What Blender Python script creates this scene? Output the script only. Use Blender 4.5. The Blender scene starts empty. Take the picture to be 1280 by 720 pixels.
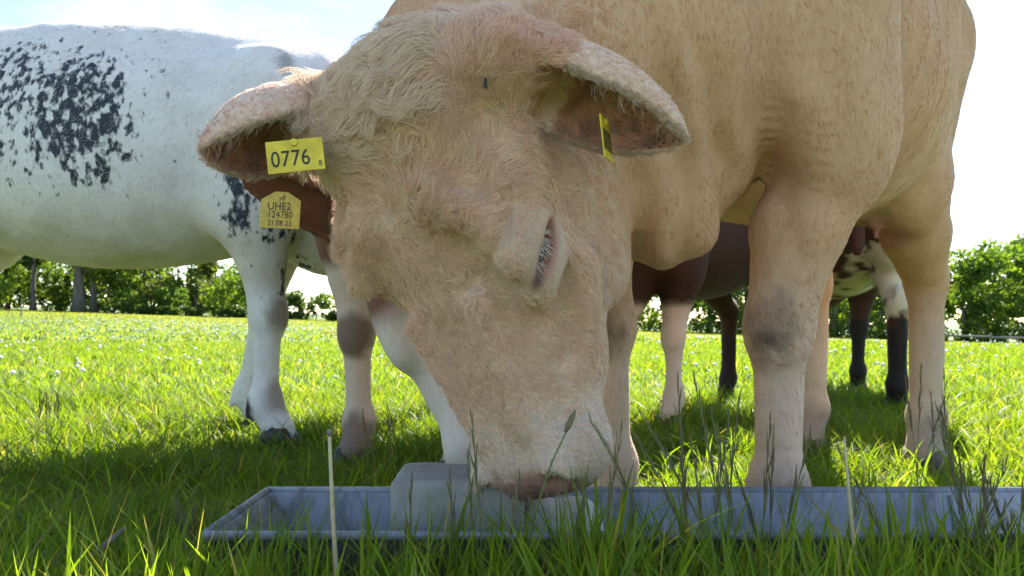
import bpy, math, random
import numpy as np
from mathutils import Vector, Matrix
from mathutils.kdtree import KDTree

rng = np.random.default_rng(7)
random.seed(7)
S = bpy.context.scene
COL = S.collection
rad = math.radians

# ------------------------------------------------------------------ camera
CAM_Z = 0.45
cam_d = bpy.data.cameras.new('camera')
cam = bpy.data.objects.new('camera', cam_d)
COL.objects.link(cam)
S.camera = cam
cam.location = (0, 0, CAM_Z)
cam.rotation_euler = (rad(90 + 2.29), 0, 0)
cam_d.sensor_width = 36.0
cam_d.lens = 28.1
cam_d.clip_start = 0.02
cam_d.clip_end = 3000
cam_d.dof.use_dof = True
cam_d.dof.focus_distance = 1.08
cam_d.dof.aperture_fstop = 13

# ------------------------------------------------------------------ sky, sun, exposure
SUN_EL, SUN_AZ = 39.5, 20.0          # degrees, azimuth from +Y towards +X
w = bpy.data.worlds.new('World')
S.world = w
w.use_nodes = True
nt = w.node_tree
nt.nodes.clear()
out = nt.nodes.new('ShaderNodeOutputWorld')
bg = nt.nodes.new('ShaderNodeBackground')
sky = nt.nodes.new('ShaderNodeTexSky')
sky.sky_type = 'NISHITA'
sky.sun_disc = False
sky.sun_elevation = rad(SUN_EL)
sky.sun_rotation = rad(SUN_AZ)
sky.air_density = 1.0
sky.dust_density = 0.15
sky.ozone_density = 1.2
tc = nt.nodes.new('ShaderNodeTexCoord')
mp = nt.nodes.new('ShaderNodeMapping')
mp.inputs['Scale'].default_value = (1.3, 1.3, 3.4)
mp.inputs['Location'].default_value = (0.35, 0.1, 0.0)
nz = nt.nodes.new('ShaderNodeTexNoise')
nz.inputs['Scale'].default_value = 2.6
nz.inputs['Detail'].default_value = 8
nz.inputs['Roughness'].default_value = 0.58
rp = nt.nodes.new('ShaderNodeValToRGB')
rp.color_ramp.elements[0].position = 0.52
rp.color_ramp.elements[1].position = 0.74
mx = nt.nodes.new('ShaderNodeMix')
mx.data_type = 'RGBA'
mx.inputs[7].default_value = (3.9, 4.1, 4.5, 1)
nt.links.new(tc.outputs['Generated'], mp.inputs['Vector'])
nt.links.new(mp.outputs[0], nz.inputs['Vector'])
nt.links.new(nz.outputs['Fac'], rp.inputs[0])
nt.links.new(rp.outputs[0], mx.inputs[0])
nt.links.new(sky.outputs[0], mx.inputs[6])
nt.links.new(mx.outputs[2], bg.inputs[0])
bg.inputs[1].default_value = 0.08
nt.links.new(bg.outputs[0], out.inputs[0])

sun_d = bpy.data.lights.new('sun', 'SUN')
sun = bpy.data.objects.new('sun', sun_d)
COL.objects.link(sun)
sun_d.energy = 5.0
sun_d.angle = rad(0.5)
sun_d.color = (1.0, 0.95, 0.86)
SD = Vector((math.sin(rad(SUN_AZ)) * math.cos(rad(SUN_EL)), math.cos(rad(SUN_AZ)) * math.cos(rad(SUN_EL)), math.sin(rad(SUN_EL))))
sun.rotation_euler = SD.to_track_quat('Z', 'Y').to_euler()
sun.location = (10, 30, 30)

S.view_settings.view_transform = 'Standard'
S.view_settings.look = 'None'
S.view_settings.gamma = 1.0
S.view_settings.exposure = 2.0
S.view_settings.use_curve_mapping = False


# ------------------------------------------------------------------ helpers
def P(px, py, d):
    """photograph pixel (1280x720) at depth d -> world point"""
    return np.array([(px - 640) / 1000.0 * d, d, CAM_Z - (py - 400) / 1000.0 * d])


def nrm(v):
    v = np.asarray(v, float)
    return v / np.linalg.norm(v)


_G = np.random.default_rng(3).random((32, 32, 32)).astype(np.float32)


def vnoise(p):
    """value noise in 0..1 for points (N,3)"""
    p = np.asarray(p, np.float32)
    i = np.floor(p).astype(np.int64)
    f = p - i
    f = f * f * (3 - 2 * f)
    r = np.zeros(len(p), np.float32)
    for dx in (0, 1):
        for dy in (0, 1):
            for dz in (0, 1):
                wgt = (f[:, 0] if dx else 1 - f[:, 0]) * (f[:, 1] if dy else 1 - f[:, 1]) * (f[:, 2] if dz else 1 - f[:, 2])
                r += wgt * _G[(i[:, 0] + dx) % 32, (i[:, 1] + dy) % 32, (i[:, 2] + dz) % 32]
    return r


def fbm(p, o=3):
    p = np.asarray(p, np.float32)
    r = np.zeros(len(p), np.float32)
    a, t = 1.0, 0.0
    for k in range(o):
        r += a * vnoise(p * (2 ** k) + 7.3 * k)
        t += a
        a *= 0.5
    return r / t


def sstep(a, b, x):
    t = np.clip((x - a) / (b - a), 0, 1)
    return t * t * (3 - 2 * t)


def tag(o, label=None, cat=None, group=None, kind=None):
    if label:
        o['label'] = label
    if cat:
        o['category'] = cat
    if group:
        o['group'] = group
    if kind:
        o['kind'] = kind
    return o


def empty(name, loc=(0, 0, 0)):
    o = bpy.data.objects.new(name, None)
    o.empty_display_size = 0.1
    o.location = loc
    COL.objects.link(o)
    return o


def make_mesh(name, V, quads=None, tris=None, smooth=True, col=None, extra=None):
    V = np.asarray(V, np.float32)
    me = bpy.data.meshes.new(name)
    loops, starts = [], []
    n = 0
    if quads is not None and len(quads):
        q = np.asarray(quads, np.int32)
        loops.append(q.ravel())
        starts.append(np.arange(len(q)) * 4)
        n += q.size
    if tris is not None and len(tris):
        t = np.asarray(tris, np.int32)
        loops.append(t.ravel())
        starts.append(n + np.arange(len(t)) * 3)
        n += t.size
    loops = np.concatenate(loops).astype(np.int32)
    starts = np.concatenate(starts).astype(np.int32)
    me.vertices.add(len(V))
    me.vertices.foreach_set('co', V.ravel())
    me.loops.add(len(loops))
    me.loops.foreach_set('vertex_index', loops)
    me.polygons.add(len(starts))
    me.polygons.foreach_set('loop_start', starts)
    me.update(calc_edges=True)
    me.validate()
    if smooth:
        me.polygons.foreach_set('use_smooth', np.ones(len(me.polygons), bool))
    if col is not None:
        a = me.color_attributes.new('Col', 'FLOAT_COLOR', 'POINT')
        c = np.ones((len(V), 4), np.float32)
        c[:, :3] = col
        a.data.foreach_set('color', c.ravel())
    if extra:
        for k, v in extra.items():
            a = me.attributes.new(k, 'FLOAT', 'POINT')
            a.data.foreach_set('value', np.asarray(v, np.float32))
    return me


def link(name, me, mat, parent=None, loc=None):
    o = bpy.data.objects.new(name, me)
    COL.objects.link(o)
    if mat is not None and len(me.materials) == 0:
        me.materials.append(mat)
    if parent is not None:
        o.parent = parent
    if loc is not None:
        o.location = loc
    return o


class MB:
    """collects boxes, tubes and lathes into one mesh"""

    def __init__(self):
        self.v, self.f = [], []

    def add(self, vs, fs):
        b = len(self.v)
        self.v += [tuple(map(float, q)) for q in vs]
        self.f += [tuple(i + b for i in q) for q in fs]

    def box(self, c, s, R=None):
        vs = []
        for x in (-.5, .5):
            for y in (-.5, .5):
                for z in (-.5, .5):
                    q = np.array([x * s[0], y * s[1], z * s[2]])
                    if R is not None:
                        q = R @ q
                    vs.append(q + np.asarray(c))
        self.add(vs, [(0, 1, 3, 2), (4, 6, 7, 5), (0, 4, 5, 1), (2, 3, 7, 6), (0, 2, 6, 4), (1, 5, 7, 3)])

    def tube(self, pts, rs, n=8, cap=True):
        pts = [np.asarray(p, float) for p in pts]
        base = len(self.v)
        up = np.array([0.13, 0.31, 0.94])
        for i, p in enumerate(pts):
            t = nrm(pts[min(i + 1, len(pts) - 1)] - pts[max(i - 1, 0)])
            a = np.cross(t, up)
            if np.linalg.norm(a) < 1e-3:
                a = np.cross(t, (1, 0, 0))
            a = nrm(a)
            b = np.cross(t, a)
            for k in range(n):
                th = 2 * math.pi * k / n
                self.v.append(tuple(p + rs[i] * (math.cos(th) * a + math.sin(th) * b)))
        for i in range(len(pts) - 1):
            for k in range(n):
                k2 = (k + 1) % n
                self.f.append((base + i * n + k, base + i * n + k2, base + (i + 1) * n + k2, base + (i + 1) * n + k))
        if cap:
            self.f.append(tuple(base + k for k in reversed(range(n))))
            self.f.append(tuple(base + (len(pts) - 1) * n + k for k in range(n)))

    def ell(self, c, r, n=10, m=7, R=None):
        vs, fs = [], []
        for i in range(m + 1):
            ph = math.pi * i / m
            for k in range(n):
                th = 2 * math.pi * k / n
                q = np.array([r[0] * math.sin(ph) * math.cos(th), r[1] * math.sin(ph) * math.sin(th), r[2] * math.cos(ph)])
                if R is not None:
                    q = R @ q
                vs.append(q + np.asarray(c))
        for i in range(m):
            for k in range(n):
                k2 = (k + 1) % n
                fs.append((i * n + k, (i + 1) * n + k, (i + 1) * n + k2, i * n + k2))
        self.add(vs, fs)

    def build(self, name, mat, parent=None, smooth=False, loc=None, bevel=0):
        me = bpy.data.meshes.new(name)
        V = self.v
        if loc is not None:
            V = [tuple(np.asarray(q) - np.asarray(loc)) for q in V]
        me.from_pydata(V, [], self.f)
        me.update()
        if smooth:
            me.polygons.foreach_set('use_smooth', np.ones(len(me.polygons), bool))
        o = link(name, me, mat, parent, loc)
        if bevel:
            b = o.modifiers.new('bevel', 'BEVEL')
            b.width = bevel
            b.segments = 3
        return o


# ------------------------------------------------------------------ materials
def newmat(name):
    m = bpy.data.materials.new(name)
    m.use_nodes = True
    n = m.node_tree.nodes
    return m, m.node_tree, n['Principled BSDF'], n['Material Output']


def noise_node(t, scale, detail=4, rough=0.55, coord='Object', stretch=None):
    c = t.nodes.new('ShaderNodeTexCoord')
    z = t.nodes.new('ShaderNodeTexNoise')
    z.inputs['Scale'].default_value = scale
    z.inputs['Detail'].default_value = detail
    z.inputs['Roughness'].default_value = rough
    if stretch:
        m = t.nodes.new('ShaderNodeMapping')
        m.inputs['Scale'].default_value = stretch
        t.links.new(c.outputs[coord], m.inputs[0])
        t.links.new(m.outputs[0], z.inputs['Vector'])
    else:
        t.links.new(c.outputs[coord], z.inputs['Vector'])
    return z


def ramp(t, fac, stops):
    r = t.nodes.new('ShaderNodeValToRGB')
    e = r.color_ramp.elements
    e[0].position, e[0].color = stops[0][0], (*stops[0][1], 1)
    e[1].position, e[1].color = stops[-1][0], (*stops[-1][1], 1)
    for p, c in stops[1:-1]:
        q = e.new(p)
        q.color = (*c, 1)
    t.links.new(fac, r.inputs[0])
    return r


def bump(t, b, h, strength, dist):
    k = t.nodes.new('ShaderNodeBump')
    k.inputs['Strength'].default_value = strength
    k.inputs['Distance'].default_value = dist
    t.links.new(h, k.inputs['Height'])
    t.links.new(k.outputs[0], b.inputs['Normal'])
    return k


def noisemat(name, c0, c1, scale, rough=0.7, bmp=0.3, dist=0.003, metal=0, stretch=None, detail=5):
    m, t, b, o = newmat(name)
    z = noise_node(t, scale, detail, stretch=stretch)
    r = ramp(t, z.outputs['Fac'], [(0.3, c0), (0.7, c1)])
    t.links.new(r.outputs[0], b.inputs['Base Color'])
    b.inputs['Roughness'].default_value = rough
    b.inputs['Metallic'].default_value = metal
    bump(t, b, z.outputs['Fac'], bmp, dist)
    return m


def hide_mat(name, spots=False):
    """short coat on an animal's body: colour from the Col attribute, fine hair relief"""
    m, t, b, o = newmat(name)
    a = t.nodes.new('ShaderNodeAttribute')
    a.attribute_name = 'Col'
    z = noise_node(t, 160, 3, 0.6, stretch=(1.0, 1.0, 0.28))
    z2 = noise_node(t, 9, 5, 0.6)
    r = ramp(t, z2.outputs['Fac'], [(0.3, (0.9, 0.88, 0.86)), (0.7, (1.05, 1.05, 1.04))])
    r2 = ramp(t, z.outputs['Fac'], [(0.3, (0.9, 0.89, 0.88)), (0.7, (1.05, 1.05, 1.05))])
    x = t.nodes.new('ShaderNodeMix')
    x.data_type = 'RGBA'
    x.blend_type = 'MULTIPLY'
    x.inputs[0].default_value = 1
    t.links.new(a.outputs['Color'], x.inputs[6])
    t.links.new(r.outputs[0], x.inputs[7])
    x2 = t.nodes.new('ShaderNodeMix')
    x2.data_type = 'RGBA'
    x2.blend_type = 'MULTIPLY'
    x2.inputs[0].default_value = 1
    t.links.new(x.outputs[2], x2.inputs[6])
    t.links.new(r2.outputs[0], x2.inputs[7])
    last = x2.outputs[2]
    if spots:
        s = t.nodes.new('ShaderNodeAttribute')
        s.attribute_name = 'spot'
        zz = noise_node(t, 32, 3, 0.6, stretch=(1.2, 1.0, 0.7))
        zl = noise_node(t, 3.2, 2, 0.5)
        ad = t.nodes.new('ShaderNodeMath')
        ad.operation = 'MULTIPLY_ADD'
        ad.inputs[1].default_value = 0.30
        t.links.new(s.outputs['Fac'], ad.inputs[0])
        t.links.new(zz.outputs['Fac'], ad.inputs[2])
        ad2 = t.nodes.new('ShaderNodeMath')
        ad2.operation = 'MULTIPLY_ADD'
        ad2.inputs[1].default_value = 0.16
        t.links.new(zl.outputs['Fac'], ad2.inputs[0])
        t.links.new(ad.outputs[0], ad2.inputs[2])
        rr = ramp(t, ad2.outputs[0], [(0.80, (0, 0, 0)), (0.90, (1, 1, 1))])
        x3 = t.nodes.new('ShaderNodeMix')
        x3.data_type = 'RGBA'
        t.links.new(rr.outputs[0], x3.inputs[0])
        t.links.new(last, x3.inputs[6])
        x3.inputs[7].default_value = (0.035, 0.042, 0.055, 1)
        last = x3.outputs[2]
    t.links.new(last, b.inputs['Base Color'])
    b.inputs['Roughness'].default_value = 0.72
    b.inputs['Specular IOR Level'].default_value = 0.25
    b.inputs['Sheen Weight'].default_value = 0.06
    b.inputs['Sheen Roughness'].default_value = 0.4
    b.inputs['Sheen Tint'].default_value = (1, 0.95, 0.88, 1)
    b.inputs['Subsurface Weight'].default_value = 0.0
    ms = t.nodes.new('ShaderNodeMath')
    ms.operation = 'MULTIPLY_ADD'
    ms.inputs[1].default_value = 1.6
    t.links.new(z2.outputs['Fac'], ms.inputs[0])
    t.links.new(z.outputs['Fac'], ms.inputs[2])
    bump(t, b, ms.outputs[0], 0.35, 0.004)
    return m


def fur_mat():
    m, t, b, o = newmat('fur')
    a = t.nodes.new('ShaderNodeAttribute')
    a.attribute_name = 'Col'
    t.links.new(a.outputs['Color'], b.inputs['Base Color'])
    b.inputs['Roughness'].default_value = 0.6
    b.inputs['Specular IOR Level'].default_value = 0.15
    tr = t.nodes.new('ShaderNodeBsdfTranslucent')
    t.links.new(a.outputs['Color'], tr.inputs['Color'])
    mix = t.nodes.new('ShaderNodeMixShader')
    mix.inputs[0].default_value = 0.38
    t.links.new(b.outputs[0], mix.inputs[1])
    t.links.new(tr.outputs[0], mix.inputs[2])
    t.links.new(mix.outputs[0], o.inputs['Surface'])
    return m


def leaf_mat(name, trans=0.45, rough=0.45, tint=(1.25, 1.35, 0.45)):
    m, t, b, o = newmat(name)
    a = t.nodes.new('ShaderNodeAttribute')
    a.attribute_name = 'Col'
    t.links.new(a.outputs['Color'], b.inputs['Base Color'])
    b.inputs['Roughness'].default_value = rough
    b.inputs['Specular IOR Level'].default_value = 0.3
    x = t.nodes.new('ShaderNodeMix')
    x.data_type = 'RGBA'
    x.blend_type = 'MULTIPLY'
    x.inputs[0].default_value = 1
    x.inputs[7].default_value = (*tint, 1)
    t.links.new(a.outputs['Color'], x.inputs[6])
    tr = t.nodes.new('ShaderNodeBsdfTranslucent')
    t.links.new(x.outputs[2], tr.inputs['Color'])
    mix = t.nodes.new('ShaderNodeMixShader')
    mix.inputs[0].default_value = trans
    t.links.new(b.outputs[0], mix.inputs[1])
    t.links.new(tr.outputs[0], mix.inputs[2])
    t.links.new(mix.outputs[0], o.inputs['Surface'])
    return m


M = {}
M['hide'] = hide_mat('hide')
M['hide_spots'] = hide_mat('hide_spots', True)
M['fur'] = fur_mat()
M['grass'] = leaf_mat('grass', 0.58, 0.5, (2.1, 2.05, 0.42))
M['leaf'] = leaf_mat('leaf', 0.55, 0.55, (1.6, 1.6, 0.5))
M['bark'] = noisemat('bark', (0.06, 0.053, 0.042), (0.16, 0.145, 0.12), 4, 0.9, 0.6, 0.03, stretch=(1, 1, .2))
M['hoof'] = noisemat('hoof', (0.02, 0.017, 0.014), (0.07, 0.055, 0.045), 30, 0.5, 0.3, 0.002)
M['hoof_pale'] = noisemat('hoof_pale', (0.09, 0.065, 0.05), (0.22, 0.16, 0.12), 30, 0.6, 0.3, 0.002)


def trough_mat():
    m, t, b, o = newmat('trough_sheet')
    z = noise_node(t, 9, 6, 0.65)
    zs = noise_node(t, 22, 5, 0.7, stretch=(1.0, 1.0, 0.18))
    r = ramp(t, z.outputs['Fac'], [(0.3, (0.19, 0.205, 0.245)), (0.7, (0.33, 0.345, 0.395))])
    r2 = ramp(t, zs.outputs['Fac'], [(0.38, (0.45, 0.42, 0.38)), (0.52, (1, 1, 1)), (0.72, (1.15, 1.15, 1.15))])
    x = t.nodes.new('ShaderNodeMix')
    x.data_type = 'RGBA'
    x.blend_type = 'MULTIPLY'
    x.inputs[0].default_value = 0.75
    t.links.new(r.outputs[0], x.inputs[6])
    t.links.new(r2.outputs[0], x.inputs[7])
    t.links.new(x.outputs[2], b.inputs['Base Color'])
    rr = ramp(t, z.outputs['Fac'], [(0.3, (0.38, 0.38, 0.38)), (0.7, (0.65, 0.65, 0.65))])
    t.links.new(rr.outputs[0], b.inputs['Roughness'])
    b.inputs['Metallic'].default_value = 0.2
    bump(t, b, z.outputs['Fac'], 0.35, 0.006)
    return m


M['metal'] = trough_mat()
M['metal_shaded'] = noisemat('trough_shaded', (0.05, 0.055, 0.05), (0.14, 0.15, 0.15), 18, 0.7, 0.3, 0.003, 0.0)  # dark sheet for the outside: shade below the rim put into the colour
M['lick'] = noisemat('lick_block', (0.22, 0.21, 0.192), (0.34, 0.325, 0.3), 26, 0.75, 0.45, 0.004)
M['lick_pale'] = noisemat('salt_lick', (0.34, 0.32, 0.28), (0.68, 0.66, 0.62), 34, 0.6, 0.7, 0.008)
M['tag'] = noisemat('tag_plastic', (0.55, 0.40, 0.02), (0.82, 0.63, 0.03), 45, 0.42, 0.1, 0.001)
M['tag_worn'] = noisemat('tag_plastic_worn', (0.42, 0.34, 0.07), (0.66, 0.52, 0.08), 60, 0.6, 0.2, 0.001)
M['ink'] = noisemat('ink', (0.01, 0.01, 0.01), (0.025, 0.025, 0.02), 80, 0.6, 0.0)
M['wood'] = noisemat('weathered_wood', (0.13, 0.12, 0.1), (0.26, 0.24, 0.2), 6, 0.85, 0.5, 0.01, stretch=(1, 1, .3))
M['straw'] = noisemat('dry_straw', (0.42, 0.33, 0.17), (0.62, 0.52, 0.30), 50, 0.7, 0.2, 0.001)
M['twig'] = noisemat('twig_bark', (0.11, 0.09, 0.07), (0.26, 0.22, 0.18), 60, 0.85, 0.5, 0.002)
M['wire'] = noisemat('wire', (0.25, 0.25, 0.25), (0.4, 0.4, 0.4), 30, 0.5, 0.1, 0.001, 0.8)
m_, t_, b_, o_ = newmat('eye_dark')
b_.inputs['Base Color'].default_value = (0.012, 0.009, 0.007, 1)
b_.inputs['Roughness'].default_value = 0.08
M['eye'] = m_
m_, t_, b_, o_ = newmat('petal')
b_.inputs['Base Color'].default_value = (0.8, 0.8, 0.76, 1)
b_.inputs['Roughness'].default_value = 0.7
M['petal'] = m_


def ground_mat():
    m, t, b, o = newmat('pasture')
    z = noise_node(t, 1.2, 6, 0.6)
    z2 = noise_node(t, 45, 4, 0.6)
    r = ramp(t, z.outputs['Fac'], [(0.3, (0.06, 0.1, 0.018)), (0.7, (0.1, 0.15, 0.025))])
    r2 = ramp(t, z2.outputs['Fac'], [(0.3, (0.55, 0.55, 0.5)), (0.7, (1.2, 1.2, 1.1))])
    x = t.nodes.new('ShaderNodeMix')
    x.data_type = 'RGBA'
    x.blend_type = 'MULTIPLY'
    x.inputs[0].default_value = 1
    t.links.new(r.outputs[0], x.inputs[6])
    t.links.new(r2.outputs[0], x.inputs[7])
    t.links.new(x.outputs[2], b.inputs['Base Color'])
    b.inputs['Roughness'].default_value = 0.95
    bump(t, b, z2.outputs['Fac'], 0.8, 0.03)
    return m


M['ground'] = ground_mat()

# ------------------------------------------------------------------ ground


def gz(x, y):
    x = np.asarray(x, float)
    y = np.asarray(y, float)
    s = sstep(5, 45, y)
    lim = np.clip(x, -120, 120)
    return (-0.033 * lim - 0.2) * s + 0.012 * np.sin(x * 1.7) * np.sin(y * 1.3) * sstep(2.5, 6, y)


def axis_steps(a, b, h0, g):
    v = [0.0]
    h = h0
    while v[-1] < b:
        v.append(v[-1] + h)
        h *= g
    return np.array(v)


ys = np.concatenate([-axis_steps(0, 30, 0.5, 1.25)[::-1][:-1], axis_steps(0, 900, 0.4, 1.06)])
xp = axis_steps(0, 700, 0.4, 1.1)
xs = np.concatenate([-xp[::-1][:-1], xp])
X, Y = np.meshgrid(xs, ys, indexing='ij')
Z = gz(X, Y)
V = np.stack([X, Y, Z], -1).reshape(-1, 3)
ni, nj = len(xs), len(ys)
I, J = np.meshgrid(np.arange(ni - 1), np.arange(nj - 1), indexing='ij')
q = np.stack([I * nj + J, (I + 1) * nj + J, (I + 1) * nj + J + 1, I * nj + J + 1], -1).reshape(-1, 4)
tag(link('ground', make_mesh('ground', V, q), M['ground']), kind='structure')


# ------------------------------------------------------------------ grass
TR_X0, TR_X1, TR_Y0, TR_Y1, TR_Z = -0.405, 2.6, 1.06, 1.34, 0.166


def blades(x, y, z0, h, wd, az, bend, segs, col, twist=None):
    """one mesh of grass blades; returns V, quads, tris, colours"""
    n = len(x)
    face = az + (rng.normal(0, 0.9, n) if twist is None else twist)
    wx, wy = -np.sin(face), np.cos(face)
    per = 2 * segs + 1
    V = np.zeros((n, per, 3), np.float32)
    C = np.zeros((n, per, 3), np.float32)
    for s in range(segs + 1):
        t = s / segs
        off = bend * h * (t ** 1.8)
        zz = h * (t - 0.35 * np.minimum(bend, 1.3) * t ** 2.2)
        cx = x + np.cos(az) * off
        cy = y + np.sin(az) * off
        if s < segs:
            ww = wd * 0.5 * (1 - 0.75 * t ** 1.6) * (0.55 + 0.45 * min(1, t * 4 + 0.3))
            V[:, 2 * s] = np.stack([cx - wx * ww, cy - wy * ww, z0 + zz], -1)
            V[:, 2 * s + 1] = np.stack([cx + wx * ww, cy + wy * ww, z0 + zz], -1)
            C[:, 2 * s] = C[:, 2 * s + 1] = col
        else:
            V[:, 2 * s] = np.stack([cx, cy, z0 + zz], -1)
            C[:, 2 * s] = col
    base = (np.arange(n) * per)[:, None]
    quads = [base + np.array([[2 * s, 2 * s + 1, 2 * s + 3, 2 * s + 2]]) for s in range(segs - 1)]
    tris = base + np.array([[2 * segs - 2, 2 * segs - 1, 2 * segs]])
    quads = np.concatenate(quads) if quads else np.zeros((0, 4), int)
    return V.reshape(-1, 3), quads, tris, C.reshape(-1, 3)


def grass_cols(n, x, y, dry=0.06):
    a = np.array([0.065, 0.115, 0.014])
    b = np.array([0.135, 0.185, 0.018])
    t = np.clip(rng.random(n) * 0.6 + 0.6 * (fbm(np.stack([x * 1.5, y * 1.5, x * 0], -1)) - 0.2), 0, 1)[:, None]
    c = a * (1 - t) + b * t
    d = rng.random(n) < dry
    c[d] = np.array([0.24, 0.2, 0.09]) * (0.7 + 0.6 * rng.random((d.sum(), 1)))
    return c * (0.8 + 0.4 * rng.random((n, 1)))


def wedge(n, y0, y1, k=0.82, add=0.5, p=1.0):
    """random points in the seen wedge, uniform in area when p = 1"""
    u = rng.random(n)
    y = (y0 ** (2 * p) + u * (y1 ** (2 * p) - y0 ** (2 * p))) ** (1 / (2 * p))
    x = (rng.random(n) * 2 - 1) * (k * y + add)
    return x, y


def in_trough(x, y):
    return (x > TR_X0 - 0.0) & (x < TR_X1) & (y > TR_Y0 - 0.005) & (y < TR_Y1 + 0.005)


def grass_obj(name, parts, label):
    Vs, Qs, Ts, Cs, b = [], [], [], [], 0
    for (v, q, t, c) in parts:
        Vs.append(v)
        Qs.append(q + b)
        Ts.append(t + b)
        Cs.append(c)
        b += len(v)
    me = make_mesh(name, np.concatenate(Vs), np.concatenate(Qs), np.concatenate(Ts), True, np.concatenate(Cs))
    return tag(link(name, me, M['grass']), label, 'grass', kind='stuff')


def clumpy(x, y, f, lo, hi):
    return sstep(lo, hi, fbm(np.stack([x * f, y * f, x * 0 + 3.3], -1), 2))


# short sward behind the trough and to the left
parts = []
x, y = wedge(118000, 0.75, 4.6)
keep = ~in_trough(x, y) & ~((y < 1.06) & (x > -0.5))
x, y = x[keep], y[keep]
n = len(x)
h = (0.045 + 0.06 * rng.random(n)) * (0.65 + 0.7 * clumpy(x, y, 3, .3, .7))
h *= np.where(y < 1.6, 1.25, 1.0)
parts.append(blades(x, y, gz(x, y), h, 0.0028 + 0.0035 * rng.random(n), rng.random(n) * 6.283, 0.25 + 0.9 * rng.random(n), 3, grass_cols(n, x, y)))
# taller single blades and clover-like broad ones
x, y = wedge(9000, 0.8, 4.6)
keep = ~in_trough(x, y) & ~((y < 1.06) & (x > -0.5))
x, y = x[keep], y[keep]
n = len(x)
parts.append(blades(x, y, gz(x, y), 0.08 + 0.09 * rng.random(n), 0.004 + 0.005 * rng.random(n), rng.random(n) * 6.283, 0.3 + 0.8 * rng.random(n), 4, grass_cols(n, x, y)))
grass_obj('short_grass', parts, 'short green pasture grass around the hooves and behind the trough')

parts = []
x, y = wedge(120000, 4.5, 15)
n = len(x)
h = (0.05 + 0.06 * rng.random(n)) * (0.7 + 0.6 * clumpy(x, y, 1.5, .3, .7))
parts.append(blades(x, y, gz(x, y), h, 0.008 + 0.007 * rng.random(n), rng.random(n) * 6.283, 0.3 + 0.8 * rng.random(n), 2, grass_cols(n, x, y, .07) * 1.1))
x, y = wedge(110000, 14.5, 85, p=0.8)
n = len(x)
h = (0.06 + 0.06 * rng.random(n))
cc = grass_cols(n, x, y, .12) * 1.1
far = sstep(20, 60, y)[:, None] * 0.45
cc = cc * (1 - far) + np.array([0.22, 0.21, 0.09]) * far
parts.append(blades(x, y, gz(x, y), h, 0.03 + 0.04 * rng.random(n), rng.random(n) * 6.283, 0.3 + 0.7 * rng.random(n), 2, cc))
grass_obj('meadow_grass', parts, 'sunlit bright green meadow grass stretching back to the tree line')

# uncut grass in front of the trough
parts = []
n = 9500
x = (rng.random(n) * 2 - 1) * 1.15
y = 0.60 + 0.45 * rng.random(n) ** 0.8
cl = clumpy(x, y, 5, .35, .65)
h = (0.10 + 0.12 * rng.random(n)) * (0.75 + 0.4 * cl)
h = np.where(x > 0.05, h * 1.25, h)
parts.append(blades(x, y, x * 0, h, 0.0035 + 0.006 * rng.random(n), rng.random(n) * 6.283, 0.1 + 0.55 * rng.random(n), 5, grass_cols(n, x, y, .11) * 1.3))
n = 1500
x = (rng.random(n) * 2 - 1) * 1.0
x = np.where(rng.random(n) < 0.35, 0.05 + 0.9 * rng.random(n), x)
y = 0.66 + 0.38 * rng.random(n)
h = 0.17 + 0.11 * rng.random(n)
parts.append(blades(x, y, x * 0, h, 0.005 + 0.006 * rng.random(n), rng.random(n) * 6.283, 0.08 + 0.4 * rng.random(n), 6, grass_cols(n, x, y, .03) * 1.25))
n = 2600
x = (rng.random(n) * 2 - 1) * 1.2
y = 0.62 + 0.43 * rng.random(n)
h = 0.15 + 0.16 * rng.random(n)
parts.append(blades(x, y, x * 0, h, 0.0014 + 0.001 * rng.random(n), rng.random(n) * 6.283, 0.1 + 0.6 * rng.random(n), 5, grass_cols(n, x, y, .25)))
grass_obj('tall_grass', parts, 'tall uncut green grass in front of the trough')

# white flower specks in the meadow
x, y = wedge(2000, 5, 40, p=0.75)
keep = fbm(np.stack([x * .35, y * .35, x * 0], -1), 2) > 0.44
x, y = x[keep], y[keep]
mb_v, mb_f = [], []
Vf, Ff = [], []
for i in range(len(x)):
    z0 = float(gz(x[i], y[i])) + 0.075 + 0.05 * rng.random()
    r0 = 0.009 + 0.013 * rng.random() + 0.0006 * y[i]
    b = len(Vf)
    for k in range(6):
        th = k * math.pi / 3
        Vf.append((x[i] + r0 * math.cos(th), y[i] + r0 * math.sin(th), z0))
    Vf.append((x[i], y[i], z0 + r0 * 0.9))
    Vf.append((x[i], y[i], z0 - r0 * 0.5))
    for k in range(6):
        Ff.append((b + k, b + (k + 1) % 6, b + 6))
        Ff.append((b + (k + 1) % 6, b + k, b + 7))
tag(link('meadow_flowers', make_mesh('meadow_flowers', Vf, None, Ff), M['petal']), 'tiny white flower heads scattered over the sunlit meadow', 'flowers', kind='stuff')


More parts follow.
